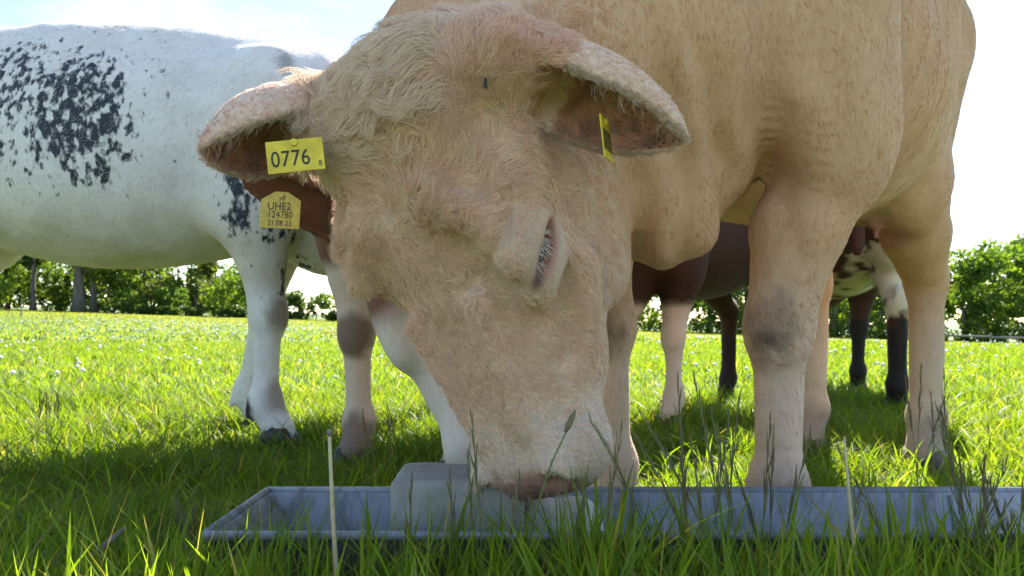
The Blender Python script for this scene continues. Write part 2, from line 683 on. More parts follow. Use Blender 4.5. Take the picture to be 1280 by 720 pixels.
# ------------------------------------------------------------------ signed-distance modelling
class Field:
    def __init__(self, xs, ys, zs):
        self.ax = [np.asarray(a, np.float32) for a in (xs, ys, zs)]
        self.F = np.full([len(a) for a in self.ax], 0.5, np.float32)

    def sub(self, lo, hi):
        sl = []
        for a, l, h_ in zip(self.ax, lo, hi):
            i0 = max(0, int(np.searchsorted(a, l)) - 1)
            i1 = min(len(a), int(np.searchsorted(a, h_)) + 1)
            if i1 - i0 < 1:
                return None, None
            sl.append(slice(i0, i1))
        g = [a[s] for a, s in zip(self.ax, sl)]
        return tuple(sl), (g[0][:, None, None], g[1][None, :, None], g[2][None, None, :])

    def op(self, sl, d, k, mode='add'):
        A = self.F[sl]
        if mode == 'cut':
            d = -d
            hh = np.clip(0.5 - 0.5 * (A - d) / k, 0, 1)
            self.F[sl] = A * (1 - hh) + d * hh + k * hh * (1 - hh)
        else:
            hh = np.clip(0.5 + 0.5 * (A - d) / k, 0, 1)
            self.F[sl] = A * (1 - hh) + d * hh - k * hh * (1 - hh)

    def ell(self, c, r, R=None, k=0.05, mode='add'):
        c = np.asarray(c, float)
        r = np.asarray(r, float)
        R = np.eye(3) if R is None else np.asarray(R, float)     # rows: local axes in world
        ext = np.sqrt(((R * r[:, None]) ** 2).sum(0)) + k * 1.6
        sl, g = self.sub(c - ext, c + ext)
        if sl is None:
            return
        D = [g[i] - c[i] for i in range(3)]
        k0 = k1 = 0
        for j in range(3):
            l = D[0] * R[j, 0] + D[1] * R[j, 1] + D[2] * R[j, 2]
            k0 = k0 + (l / r[j]) ** 2
            k1 = k1 + (l / r[j] ** 2) ** 2
        k0 = np.sqrt(k0)
        k1 = np.sqrt(k1) + 1e-6
        self.op(sl, (k0 * (k0 - 1) / k1).astype(np.float32), k, mode)

    def cone(self, a, b, ra, rb, k=0.04, mode='add', flat=None):
        a = np.asarray(a, float)
        b = np.asarray(b, float)
        m = max(ra, rb) * 1.35 + k * 1.6
        sl, g = self.sub(np.minimum(a, b) - m, np.maximum(a, b) + m)
        if sl is None:
            return
        ba = b - a
        D = [g[i] - a[i] for i in range(3)]
        hh = np.clip((D[0] * ba[0] + D[1] * ba[1] + D[2] * ba[2]) / (ba @ ba), 0, 1)
        q = [D[i] - ba[i] * hh for i in range(3)]
        if flat is not None:                     # (axis, factor): thinner along that axis
            ax, f = np.asarray(flat[0], float), flat[1]
            l = q[0] * ax[0] + q[1] * ax[1] + q[2] * ax[2]
            q = [q[i] + ax[i] * l * (1 / f - 1) for i in range(3)]
        d = np.sqrt(q[0] ** 2 + q[1] ** 2 + q[2] ** 2) - (ra + (rb - ra) * hh)
        self.op(sl, d.astype(np.float32), k, mode)

    def ear(self, base, A, O, L, W, thick=0.0055, k=0.014, cut=0.1, tip=0.62):
        A = nrm(A)
        O = nrm(np.asarray(O, float) - A * np.dot(A, O))
        B = np.cross(A, O)
        base = np.asarray(base, float)
        m = W * 1.6 + 0.03
        e = base + A * L
        sl, g = self.sub(np.minimum(base, e) - m, np.maximum(base, e) + m)
        if sl is None:
            return
        D = [g[i] - base[i] for i in range(3)]
        a = D[0] * A[0] + D[1] * A[1] + D[2] * A[2]
        o = D[0] * O[0] + D[1] * O[1] + D[2] * O[2]
        b = D[0] * B[0] + D[1] * B[1] + D[2] * B[2]
        s = a / L
        lo = 0.78 + 0.22 * sstep(-0.05, 0.42, s)
        hi = np.clip(1 - np.clip((s - 0.42) / 0.58, 0, 1) ** 2.0, 0, 1) ** tip
        rho = W * np.where(s < 0.42, lo, hi) + 0.004
        d = np.abs(np.sqrt(b ** 2 + (o * 1.15) ** 2) - rho) - thick
        cutp = o - cut * rho
        d = np.maximum(d, cutp * 0.8)
        d = np.maximum(d, np.maximum((s - 1) * L, (-0.02 - s) * L))
        self.op(sl, d.astype(np.float32), k)

    def mesh(self, smooth=2):
        F = self.F
        s = F < 0
        cnt = np.zeros([n - 1 for n in F.shape], np.uint8)
        for dx in (0, 1):
            for dy in (0, 1):
                for dz in (0, 1):
                    cnt += s[dx:dx + cnt.shape[0], dy:dy + cnt.shape[1], dz:dz + cnt.shape[2]]
        act = (cnt > 0) & (cnt < 8)
        idx = np.argwhere(act)
        vid = np.full(act.shape, -1, np.int64)
        vid[act] = np.arange(len(idx))
        i, j, l = idx.T
        corners = [(0, 0, 0), (1, 0, 0), (0, 1, 0), (1, 1, 0), (0, 0, 1), (1, 0, 1), (0, 1, 1), (1, 1, 1)]
        fv = np.stack([F[i + c[0], j + c[1], l + c[2]] for c in corners], 1)
        pos = np.stack([np.stack([self.ax[0][i + c[0]], self.ax[1][j + c[1]], self.ax[2][l + c[2]]], -1) for c in corners], 1)
        acc = np.zeros((len(idx), 3))
        num = np.zeros(len(idx))
        for e0, e1 in [(0, 1), (2, 3), (4, 5), (6, 7), (0, 2), (1, 3), (4, 6), (5, 7), (0, 4), (1, 5), (2, 6), (3, 7)]:
            a, b = fv[:, e0], fv[:, e1]
            c = (a < 0) != (b < 0)
            t = np.where(c, a / np.where(c, a - b, 1), 0)[:, None]
            acc += np.where(c[:, None], pos[:, e0] * (1 - t) + pos[:, e1] * t, 0)
            num += c
        V = acc / num[:, None]
        quads = []
        for ax in range(3):
            o1, o2 = [(1, 2), (2, 0), (0, 1)][ax]
            sa = [slice(None)] * 3
            sb = [slice(None)] * 3
            sa[ax] = slice(0, -1)
            sb[ax] = slice(1, None)
            A, B = s[tuple(sa)], s[tuple(sb)]
            e = np.argwhere(A != B)
            ok = (e[:, o1] > 0) & (e[:, o2] > 0) & (e[:, o1] < F.shape[o1] - 1) & (e[:, o2] < F.shape[o2] - 1)
            e = e[ok]
            flip = ~A[tuple(e.T)]

            def cell(d1, d2):
                c = e.copy()
                c[:, o1] += d1
                c[:, o2] += d2
                return vid[tuple(c.T)]
            qd = np.stack([cell(-1, -1), cell(0, -1), cell(0, 0), cell(-1, 0)], 1)
            qd[flip] = qd[flip][:, ::-1]
            quads.append(qd)
        Q = np.concatenate(quads)
        Q = Q[(Q >= 0).all(1)]
        ed = np.concatenate([Q[:, [0, 1]], Q[:, [1, 2]], Q[:, [2, 3]], Q[:, [3, 0]]])
        deg = np.bincount(ed[:, 0], minlength=len(V)) + np.bincount(ed[:, 1], minlength=len(V))
        for it in range(smooth * 2):
            lam = 0.55 if it % 2 == 0 else -0.5
            N = np.zeros_like(V)
            for c in range(3):
                N[:, c] = np.bincount(ed[:, 0], V[ed[:, 1], c], len(V)) + np.bincount(ed[:, 1], V[ed[:, 0], c], len(V))
            V = V + lam * (N / np.maximum(deg, 1)[:, None] - V)
        return V, Q


def normals(V, Q):
    a = V[Q[:, 2]] - V[Q[:, 0]]
    b = V[Q[:, 3]] - V[Q[:, 1]]
    n = np.cross(a, b)
    N = np.zeros_like(V)
    for k in range(4):
        for c in range(3):
            N[:, c] += np.bincount(Q[:, k], n[:, c], len(V))
    return N / (np.linalg.norm(N, axis=1, keepdims=True) + 1e-12)


def grid_axis(lo, hi, h, fine=None, hf=None):
    if fine is None:
        return np.arange(lo, hi + h, h)
    v = [lo]
    while v[-1] < hi:
        p = v[-1]
        d = max(fine[0] - p, p - fine[1], 0)
        v.append(p + min(h, hf + d * 0.22))
    return np.array(v)


def flesh(V, N, amt, T=None, s=1.0, ribs=0.0):
    """uneven muscle and skin, faint ribs on the barrel"""
    big = (fbm(V * np.array([6.5, 6.5, 3.2]), 3) - 0.5) * 2
    fold = (fbm(V * np.array([17, 17, 5.0]) + 5, 2) - 0.5) * 2
    d = amt * (0.75 * big + 0.3 * fold)
    if ribs and T is not None:
        o = T((0, 0, 0))
        f = T((1, 0, 0)) - o
        l = T((0, 1, 0)) - o
        x = (V - o) @ f / s
        y = np.abs((V - o) @ l) / s
        z = V[:, 2] / s
        m = sstep(.2, .3, y) * sstep(-.45, -.3, x) * sstep(.35, .2, x) * sstep(.72, .85, z) * sstep(1.3, 1.15, z)
        d = d + ribs * m * np.sin((x + 0.25 * (z - 1)) * 2 * math.pi / 0.085)
    return V + N * d[:, None]


class HeadFrame:
    def __init__(self, P0, Mz, rhint, s=1.0):
        self.P0 = np.asarray(P0, float)
        self.u = nrm(np.asarray(Mz) - self.P0)
        r = np.asarray(rhint, float)
        self.r = nrm(r - self.u * np.dot(r, self.u))
        self.n = -np.cross(self.r, self.u)
        self.s = s
        self.R = np.stack([self.u, self.r, self.n])

    def w(self, a, b, c):
        return self.P0 + self.s * (a * self.u + b * self.r + c * self.n)

    def loc(self, V):
        return ((V - self.P0) @ self.R.T) / self.s


EYE = np.array([0.262, 0.130, -0.036])


def eye_axes(hf, sg):
    """rows: along the slit, outwards, towards the upper lid"""
    e2 = nrm(hf.r * sg + hf.n * 0.35)
    e1 = hf.u * 0.75 + hf.n * 0.6
    e1 = nrm(e1 - e2 * np.dot(e1, e2))
    e3 = np.cross(e1, e2)
    if np.dot(e3, hf.n) < 0:
        e3 = -e3
    return np.stack([e1, e2, e3])


def add_head(F, hf, detail=True):
    s = hf.s
    asym = 0.072 if detail else 0.0

    def E(c, r, k=0.03, mode='add', R=None):
        F.ell(hf.w(*c), np.array(r) * s, hf.R if R is None else R, k * s, mode)

    def K(a, b, ra, rb, k=0.03, flat=None):
        F.cone(hf.w(*a), hf.w(*b), ra * s, rb * s, k * s, flat=flat)
    E((0.05, 0, -0.05), (0.085, 0.115, 0.075))             # poll
    E((0.15, 0, -0.065), (0.165, 0.160, 0.080), 0.04)       # forehead
    E((0.21, 0, -0.17), (0.17, 0.125, 0.14), 0.05)         # skull behind
    for sg in (-1, 1):
        E((0.232 - asym * (sg < 0), sg * 0.118, -0.052), (0.068, 0.040, 0.050), 0.03)    # brow ridge
        E((0.290 - 1.3 * asym * (sg < 0), sg * 0.114, -0.055), (0.045, 0.034, 0.045), 0.02)      # lower orbit
        E((0.23, sg * 0.092, -0.24), (0.15, 0.045, 0.11), 0.05)     # jaw
        K((0.29, sg * (0.080 - asym * .6 * (sg < 0)), -0.105), (0.45, sg * (0.048 - asym * .22 * (sg < 0)), -0.085), 0.052 - asym * .2 * (sg < 0), 0.046 - asym * .1 * (sg < 0), 0.04)   # cheek ridge
        E((0.505, sg * 0.055, -0.075), (0.06, 0.043, 0.055), 0.03)       # muzzle sides
        E((0.36, sg * 0.068, -0.145), (0.11, 0.038, 0.06), 0.04)
    K((0.2, 0, -0.075), (0.47, 0, -0.062), 0.076, 0.056, 0.05)         # nose bridge
    E((0.515, 0, -0.06), (0.055, 0.088, 0.058), 0.035)                 # muzzle pad
    K((0.27, 0, -0.22), (0.50, 0, -0.125), 0.065, 0.045, 0.05)           # lower jaw
    E((0.53, 0, -0.125), (0.032, 0.045, 0.032), 0.02)
    if detail:
        for sg in (-1, 1):
            E((0.522, sg * 0.060, -0.010), (0.020, 0.020, 0.014), 0.014, 'add')
            E((0.545, sg * 0.052, 0.0), (0.022, 0.017, 0.026), 0.008, 'cut')    # nostril
            E((0.10, sg * 0.140, -0.02), (0.05, 0.028, 0.03), 0.03, 'cut')         # hollow under ear
            E((0.165, sg * 0.098, 0.022), (0.055, 0.030, 0.030), 0.035, 'cut')       # temple
            F.cone(hf.w(0.315, sg * 0.128, -0.072), hf.w(0.40, sg * 0.098, -0.075), 0.020 * s, 0.012 * s, 0.03 * s, 'cut')   # tear groove
            if sg > 0:
                F.cone(hf.w(0.31, sg * (0.118 - .035 * (sg < 0)), -0.125), hf.w(0.43, sg * (0.085 - .02 * (sg < 0)), -0.115), 0.020 * s, 0.014 * s, 0.035 * s)          # facial crest
            F.cone(hf.w(0.30, sg * 0.052, 0.006), hf.w(0.46, sg * 0.032, -0.006), 0.012 * s, 0.009 * s, 0.03 * s)            # nasal bone edge
            F.cone(hf.w(0.36, sg * 0.098, -0.045), hf.w(0.47, sg * 0.080, -0.040), 0.014 * s, 0.010 * s, 0.03 * s, 'cut')     # hollow beside the nose
            F.cone(hf.w(0.16, sg * 0.05, 0.022), hf.w(0.22, sg * 0.105, 0.004), 0.012 * s, 0.012 * s, 0.04 * s)               # brow
            # closed-down eye: bulging upper lid, slit, lower lid
            if sg < 0:
                continue
            ex = eye_axes(hf, sg)
            ec = hf.w(*(EYE * np.array([1, sg, 1])))
            F.ell(ec + s * (ex[2] * .020 - ex[1] * .003), np.array([0.044, 0.025, 0.029]) * s, ex, 0.014 * s)
            F.ell(ec + s * (ex[2] * -.026 - ex[1] * .008), np.array([0.038, 0.018, 0.016]) * s, ex, 0.014 * s)
            F.ell(ec + s * (ex[2] * -.007 + ex[1] * .017), np.array([0.037, 0.020, 0.0085]) * s, ex, 0.006 * s, 'cut')
            F.ell(ec + s * (ex[2] * .052 + ex[1] * .018), np.array([0.04, 0.012, 0.008]) * s, ex, 0.014 * s, 'cut')
        E((0.559, 0, -0.082), (0.03, 0.06, 0.006), 0.01, 'cut')      # mouth line


def body_prims(F, T, s, legs, slim=0.0, brisket=0.0, udder=False, tail=True, tuck=0.0, elbow=0.0, taily=0.0):
    """T(local)->world; legs: dict name -> (dx,dy) hoof shift; returns hoof points"""
    fx = T((1, 0, 0)) - T((0, 0, 0))
    ly = T((0, 1, 0)) - T((0, 0, 0))
    R = np.stack([fx, ly, (0, 0, 1)])

    def E(c, r, k=0.1, mode='add'):
        F.ell(T(np.array(c) * s), np.array(r) * s, R, k * s, mode)

    def K(a, b, ra, rb, k=0.06, flat=None):
        F.cone(T(np.array(a) * s), T(np.array(b) * s), ra * s, rb * s, k * s, flat=flat)
    w_ = 1 - 0.15 * slim
    E((0.0, 0, 1.02 + .5 * tuck), (0.80, 0.365 * w_, 0.39 - .5 * tuck))
    E((-0.05 + .15 * slim + tuck, 0, 0.88 + 0.08 * slim + tuck), (0.60, 0.33 * w_, 0.26 - 0.04 * slim), 0.12)
    E((0.36, 0, 1.2), (0.38, 0.13, 0.21), 0.1)
    K((0.50, 0, 1.235), (-0.75, 0, 1.31), 0.115, 0.12, 0.12)
    E((-0.1, 0, 1.30), (0.5, 0.2, 0.13), 0.1)
    E((0.60, 0, 0.95), (0.27, 0.25, 0.33), 0.1)
    E((0.68, 0, 0.74 - brisket), (0.18, 0.12, 0.17), 0.09)
    E((-0.62, 0, 1.13), (0.34, 0.29, 0.27), 0.1)
    for sg in (-1, 1):
        E((0.47, sg * (0.215 + elbow * 1.6), 0.98), (0.19, 0.115, 0.33), 0.07 - elbow)
        if tuck:
            E((-0.25, sg * .15, 1.22), (0.55, 0.235, 0.20), 0.08)
        E((0.44, sg * (0.24 + elbow * 1.5), 0.80), (0.12, 0.085, 0.16), 0.07 - elbow)
        E((-0.36, sg * .40, 1.20), (0.14, 0.06, 0.12), 0.07, 'cut')
        E((-0.52, sg * .22, 1.32), (0.08, 0.06, 0.055), 0.05)
        E((-0.70, sg * (0.19 - .5 * tuck), 1.0), (0.22, 0.115 - .2 * tuck, 0.28), 0.08)
        E((-0.48, sg * (0.22 - .4 * tuck), 0.86), (0.13, 0.085, 0.16), 0.08)
    hoofs = {}
    for nm, sg, front in (('fl', 1, True), ('fr', -1, True), ('hl', 1, False), ('hr', -1, False)):
        dx, dy = legs.get(nm, (0, 0))
        if front:
            y0 = sg * 0.18 + dy
            el = (0.44 - elbow * .3, sg * (0.215 + elbow * 1.5), 0.80)
            md = (0.475 + dx * .45, sg * (0.20 + elbow * .5) + dy * .5, 0.62)
            kn = (0.49 + dx * .7, y0 + sg * .002 - dy * .25, 0.44)
            ft = (0.485 + dx, y0 - sg * .006, 0.15)
            ho = (0.53 + dx, y0 - sg * .006, 0.055)
            K(el, md, 0.100, 0.074, 0.05 - elbow * .7)
            K(md, kn, 0.074, 0.056, 0.03)
            E((kn[0] + .008, kn[1], kn[2]), (0.056, 0.060, 0.075), 0.03)
            E((kn[0] + .03, kn[1], kn[2] - .03), (0.03, 0.036, 0.04), 0.02)
            K(kn, ft, 0.047, 0.041, 0.03)
        else:
            y0 = sg * 0.19 + dy
            st = (-0.52, sg * (0.21 - .5 * tuck), 0.82)
            gs = (-0.66 + dx * .3, sg * (0.205 - .4 * tuck) + dy * .4, 0.70)
            kn = (-0.81 + dx * .75, y0, 0.57)
            ft = (-0.79 + dx, y0, 0.155)
            ho = (-0.74 + dx, y0, 0.055)
            K(st, gs, 0.115, 0.085, 0.06)
            K(gs, kn, 0.09, 0.058, 0.04)
            E((kn[0] - .012, kn[1], kn[2] + .01), (0.066, 0.047, 0.085), 0.03)
            E((kn[0] - .055, kn[1], kn[2] + .055), (0.03, 0.028, 0.05), 0.03)
            K(kn, ft, 0.052, 0.045, 0.03)
        E((ft[0], ft[1], ft[2]), (0.056, 0.057, 0.058), 0.03)
        K(ft, ho, 0.046, 0.054, 0.02)
        for d in (-.022, .022):
            E((ft[0] - 0.05, ft[1] + d, ft[2] - .035), (0.018, 0.014, 0.022), 0.012)   # dew claws
        hoofs[nm] = T(np.array([ho[0] + .005, ho[1], 0.0]) * s)
    if udder:
        E((-0.50, 0, 0.86), (0.20, 0.16, 0.13), 0.06)
        for a in (-0.06, 0.05):
            for b in (-0.07, 0.07):
                K((-0.50 + a, b + .03, 0.765), (-0.50 + a, b * 1.12 + .03, 0.685), 0.019, 0.012, 0.025)
    if tail:
        K((-0.93, 0, 1.28), (-1.0, taily * .5, 1.1), 0.05, 0.03, 0.04)
        K((-1.0, taily * .5, 1.1), (-0.99, taily, 0.95), 0.028, 0.022, 0.02)
        E((-0.99, taily, 0.90), (0.035, 0.035, 0.11), 0.03)
    return hoofs


def frame2d(C, fdir):
    f = nrm([fdir[0], fdir[1], 0])
    l = np.array([-f[1], f[0], 0])
    C = np.array([C[0], C[1], 0.0])

    def T(p):
        return C + f * p[0] + l * p[1] + np.array([0, 0, p[2]])
    return T, f, l


# hoof: two claws
def hoof_mesh():
    m = MB()
    prof = [(-0.055, 0.0), (0.062, 0.0), (0.066, 0.012), (0.028, 0.068), (-0.02, 0.076), (-0.056, 0.05)]
    for sg in (-1, 1):
        secs = [(0.004, 0.86), (0.012, 1.0), (0.042, 1.0), (0.056, 0.8)]
        b = len(m.v)
        for yy, sc in secs:
            for (px, pz) in prof:
                m.v.append(((px * sc), sg * yy, 0.0 + pz * (0.6 + .4 * sc)))
        np_ = len(prof)
        for i in range(len(secs) - 1):
            for k in range(np_):
                k2 = (k + 1) % np_
                fc = (b + i * np_ + k, b + i * np_ + k2, b + (i + 1) * np_ + k2, b + (i + 1) * np_ + k)
                m.f.append(fc if sg < 0 else fc[::-1])
        c0 = tuple(b + k for k in range(np_))
        c1 = tuple(b + (len(secs) - 1) * np_ + k for k in range(np_))
        m.f.append(c0[::-1] if sg < 0 else c0)
        m.f.append(c1 if sg < 0 else c1[::-1])
    me = bpy.data.meshes.new('hoof')
    me.from_pydata(m.v, [], m.f)
    me.update()
    me.polygons.foreach_set('use_smooth', np.ones(len(me.polygons), bool))
    return me


HOOF = {}
for nm_ in ('hoof', 'hoof_pale'):
    HOOF[nm_] = hoof_mesh()
    HOOF[nm_].materials.append(M[nm_])


def add_hooves(root, hoofs, f, mat='hoof', s=1.0):
    ang = math.atan2(f[1], f[0])
    for k, p in hoofs.items():
        o = bpy.data.objects.new('hoof', HOOF[mat])
        COL.objects.link(o)
        o.parent = root
        o.location = Vector(p) - root.location
        o.rotation_euler = (0, 0, ang)
        o.scale = (s, s, s)


def blend(C, w_, c):
    w_ = np.clip(w_, 0, 1)[:, None]
    return C * (1 - w_) + np.array(c) * w_


def blob(V, c, r, edge=0.3, nz_=0.0, f=12):
    d = np.sqrt((((V - np.asarray(c)) / np.asarray(r)) ** 2).sum(1))
    if nz_:
        d = d + nz_ * (fbm(V * f, 3) - 0.5) * 2
    return 1 - sstep(1 - edge, 1 + edge, d)


# ------------------------------------------------------------------ fur
def curves_obj(name, PT, RD, CC, parent, loc, mat):
    n, k, _ = PT.shape
    cv = bpy.data.hair_curves.new(name)
    cv.add_curves([k] * n)
    cv.attributes['position'].data.foreach_set('vector', (PT - np.asarray(loc)).astype(np.float32).ravel())
    a = cv.attributes.new('radius', 'FLOAT', 'POINT')
    a.data.foreach_set('value', RD.astype(np.float32).ravel())
    a = cv.attributes.new('Col', 'FLOAT_COLOR', 'CURVE')
    c4 = np.ones((n, 4), np.float32)
    c4[:, :3] = CC
    a.data.foreach_set('color', c4.ravel())
    cv.materials.append(mat)
    o = bpy.data.objects.new(name, cv)
    COL.objects.link(o)
    o.parent = parent
    return o


def sample_surface(V, Q, N, dens, count):
    c = V[Q].mean(1)
    ar = 0.5 * np.linalg.norm(np.cross(V[Q[:, 2]] - V[Q[:, 0]], V[Q[:, 3]] - V[Q[:, 1]]), axis=1)
    p = ar * dens[Q].mean(1)
    p = p / p.sum()
    f = rng.choice(len(Q), count, p=p)
    u, v = rng.random(count)[:, None], rng.random(count)[:, None]
    q = Q[f]
    wts = [(1 - u) * (1 - v), u * (1 - v), u * v, (1 - u) * v]
    pos = sum(V[q[:, k]] * wts[k] for k in range(4))
    nn = sum(N[q[:, k]] * wts[k] for k in range(4))
    return pos, nn / (np.linalg.norm(nn, axis=1, keepdims=True) + 1e-9), q, wts


def grow(pos, nn, flow, length, rad0, lift, clump=0.4, nclump=2000, wave=0.0, k=5, grav=0.0, jit=0.25):
    """hair strands leaning along 'flow', gathered in clumps; returns points (N,k,3), radii"""
    n = len(pos)
    flow = flow + rng.normal(0, jit, (n, 3)) * np.linalg.norm(flow, axis=1, keepdims=True)
    t = flow - nn * (flow * nn).sum(1)[:, None]
    t = t / (np.linalg.norm(t, axis=1, keepdims=True) + 1e-9)
    b = np.cross(nn, t)
    PT = np.zeros((n, k, 3))
    ph = 6.283 * vnoise(pos * 70)
    for i in range(k):
        s = i / (k - 1)
        up = lift * (s - 0.55 * s * s)
        PT[:, i] = pos - nn * 0.001 + (length * s)[:, None] * t + (length * up)[:, None] * nn
        PT[:, i] += b * (wave * length * (np.sin(ph + s * 5.0) - np.sin(ph)) * 0.5)[:, None]
        PT[:, i, 2] -= grav * length * s * s
    if clump > 0 and nclump:
        ids = rng.choice(n, min(nclump, n), replace=False)
        kd = KDTree(len(ids))
        for j, q in enumerate(ids):
            kd.insert(pos[q], j)
        kd.balance()
        near = np.array([ids[kd.find(p)[1]] for p in pos])
        for i in range(1, k):
            s = i / (k - 1)
            PT[:, i] = PT[:, i] * (1 - clump * s) + PT[near, i] * (clump * s)
    taper = np.linspace(1, 0.25, k)[None, :]
    RD = (rad0[:, None] if np.ndim(rad0) else rad0) * taper * np.ones((n, 1))
    return PT, RD


# ------------------------------------------------------------------ trough and licks
def rim_rect(x0, x1, y0, y1, z):
    return [(x0, y0, z), (x1, y0, z), (x1, y1, z), (x0, y1, z)]


trough = empty('feed_trough', ((TR_X0 + TR_X1) / 2, (TR_Y0 + TR_Y1) / 2, 0))
tag(trough, 'long low grey sheet metal feed trough lying in the grass', 'trough')
tl = np.array(trough.location)
L0 = rim_rect(TR_X0, TR_X1, TR_Y0, TR_Y1, TR_Z)
L1 = rim_rect(TR_X0 + .10, TR_X1 - .10, TR_Y0 + .045, TR_Y1 - .045, 0.03)
th = 0.006
ins = rim_rect(TR_X0 + .012, TR_X1 - .012, TR_Y0 + .012, TR_Y1 - .012, TR_Z)
inb = rim_rect(TR_X0 + .108, TR_X1 - .108, TR_Y0 + .053, TR_Y1 - .053, 0.036)


def panel(name, o0, o1, b0, b1, i0, i1, j0, j1, mat):
    m = MB()
    m.add([o0, o1, b1, b0, i0, i1, j1, j0], [(0, 1, 2, 3), (7, 6, 5, 4), (0, 4, 5, 1), (3, 2, 6, 7), (1, 5, 6, 2), (0, 3, 7, 4)])
    return m.build(name, mat, trough, loc=None)


def shiftmb(m, o):
    return m


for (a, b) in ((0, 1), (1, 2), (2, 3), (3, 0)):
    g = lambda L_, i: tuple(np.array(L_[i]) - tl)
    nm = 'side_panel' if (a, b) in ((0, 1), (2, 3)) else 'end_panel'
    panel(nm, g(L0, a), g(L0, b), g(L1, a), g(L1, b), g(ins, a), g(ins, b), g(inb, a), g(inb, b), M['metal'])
    COL.objects[-1].data.materials.append(M['metal_shaded'])
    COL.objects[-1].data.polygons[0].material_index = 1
m = MB()
m.box(((TR_X0 + TR_X1) / 2 - tl[0], 0, 0.0315), (TR_X1 - TR_X0 - .206, TR_Y1 - TR_Y0 - .096, 0.006))
m.build('base_panel', M['metal'], trough)
for (a, b) in ((0, 1), (1, 2), (2, 3), (3, 0)):          # rolled rim
    m = MB()
    p, q_ = np.array(L0[a]) - tl, np.array(L0[b]) - tl
    m.tube([p + (0, 0, .001), q_ + (0, 0, .001)], [0.0065, 0.0065], 8)
    m.build('rim', M['metal'], trough, smooth=True)
for xx in (-0.19, 0.20, 0.335, 0.72, 1.3, 1.9):          # folded seams on the back wall
    m = MB()
    a = np.array([xx, TR_Y1 - .0145, TR_Z - .004]) - tl
    b = np.array([xx + .004, TR_Y1 - .0555, 0.042]) - tl
    m.tube([a, b], [0.0045, 0.0045], 6)
    m.build('seam', M['metal'], trough, smooth=True)
for xx in (-0.05, 0.9, 1.9):
    for yy in (TR_Y0 + .09, TR_Y1 - .09):
        m = MB()
        m.box(np.array([xx, yy, 0.0135]) - tl, (0.06, 0.03, 0.028))
        m.build('foot', M['metal_shaded'], trough)


def round_block(name, c, size, rr, mat, wear=0.0, seed=0, dish=0.0):
    """lick block: rounded box with uneven, licked surfaces"""
    sx, sy, sz = size
    ax = [np.arange(-s_ / 2 - .02, s_ / 2 + .02, .006) for s_ in size]
    X, Y, Z = np.meshgrid(*ax, indexing='ij')
    qx, qy, qz = np.abs(X) - sx / 2 + rr, np.abs(Y) - sy / 2 + rr, np.abs(Z) - sz / 2 + rr
    d = np.sqrt(np.maximum(qx, 0) ** 2 + np.maximum(qy, 0) ** 2 + np.maximum(qz, 0) ** 2) + np.minimum(np.maximum(qx, np.maximum(qy, qz)), 0) - rr
    pts = np.stack([X, Y, Z], -1).reshape(-1, 3)
    d = d + wear * (fbm(pts * 22 + seed, 3).reshape(d.shape) - 0.5)
    if dish:
        d = np.maximum(d, 0.03 - np.sqrt((X - dish) ** 2 * .5 + Y ** 2 * .6 + (Z - sz / 2 - .012) ** 2))
    F = Field(*ax)
    F.F = d.astype(np.float32)
    V, Q = F.mesh(1)
    o = link(name, make_mesh(name, V, Q), mat)
    o.location = c
    return o


blk = empty('mineral_lick', (-0.076, 1.172, 0.04))
tag(blk, 'grey rounded mineral lick block in the trough left of the muzzle', 'lick block')
b_ = round_block('block', (0, 0, 0.096), (0.185, 0.15, 0.19), 0.012, M['lick'], 0.005, 1)
b_.parent = blk
m = MB()
m.box((0.045, 0.01, 0.1905), (0.052, 0.012, 0.004))
m.build('lifting_slot', M['ink'], blk, bevel=0.0015)
b_ = round_block('salt_lick', (0.071, 1.205, 0.108), (0.12, 0.13, 0.145), 0.036, M['lick_pale'], 0.03, 5)
tag(b_, 'pale worn salt lick in the trough under the nostril', 'lick block')

# ------------------------------------------------------------------ main cow
C_MAIN, F_MAIN = (0.645, 1.93), (-0.63, -0.78)
T, fM, lM = frame2d(C_MAIN, F_MAIN)
hf = HeadFrame(P(440, 106, 1.0), P(658, 630, 1.055), (0.80, -0.58, 0.20), 1.045)
fx = grid_axis(-0.46, 1.75, 0.016, (-0.42, 0.27), 0.0055)
fy = grid_axis(0.84, 3.1, 0.016, (0.88, 1.26), 0.0055)
fz = grid_axis(-0.02, 1.62, 0.016, (0.18, 0.86), 0.0055)
F = Field(fx, fy, fz)
hoofs = body_prims(F, T, 1.0, {'fl': (0.0, 0.0), 'hl': (0.02, -0.03)}, brisket=0.015, udder=True, tuck=0.085, elbow=0.03, taily=-0.15)
nape = hf.w(0.05, 0, -0.14)
n0, n1 = T((0.50, 0, 1.10)), T((0.62, 0.02, 0.98))
mid = (n1 + nape) / 2 + np.array([0, 0.02, 0.05])
F.cone(n0, mid, 0.29, 0.20, 0.12)
F.cone(mid, nape, 0.20, 0.13, 0.07)
F.cone(np.array([-0.075, 1.19, 0.84]), np.array([0.10, 1.40, 1.12]), 0.125, 0.22, 0.05)     # crest
F.cone(T((0.72, 0, 0.80)), hf.w(0.2, 0.02, -0.24), 0.13, 0.075, 0.08)          # dewlap / throat
F.cone(T((0.60, 0.05, 0.62)), T((0.78, 0.0, 0.66)), 0.045, 0.06, 0.06)         # brisket fold
F.cone(T((0.72, 0.14, 0.98)), T((0.60, 0.10, 0.66)), 0.05, 0.035, 0.05)        # fold on the chest
F.cone(T((0.84, 0.10, 0.92)), T((0.76, 0.05, 0.66)), 0.04, 0.03, 0.05)
F.ell(T((0.70, 0.06, 0.66)), (0.085, 0.075, 0.10), None, 0.05)
F.cone(T((0.30, 0.40, 1.22)), T((0.27, 0.36, 0.78)), 0.028, 0.028, 0.05, 'cut')     # crease behind the shoulder
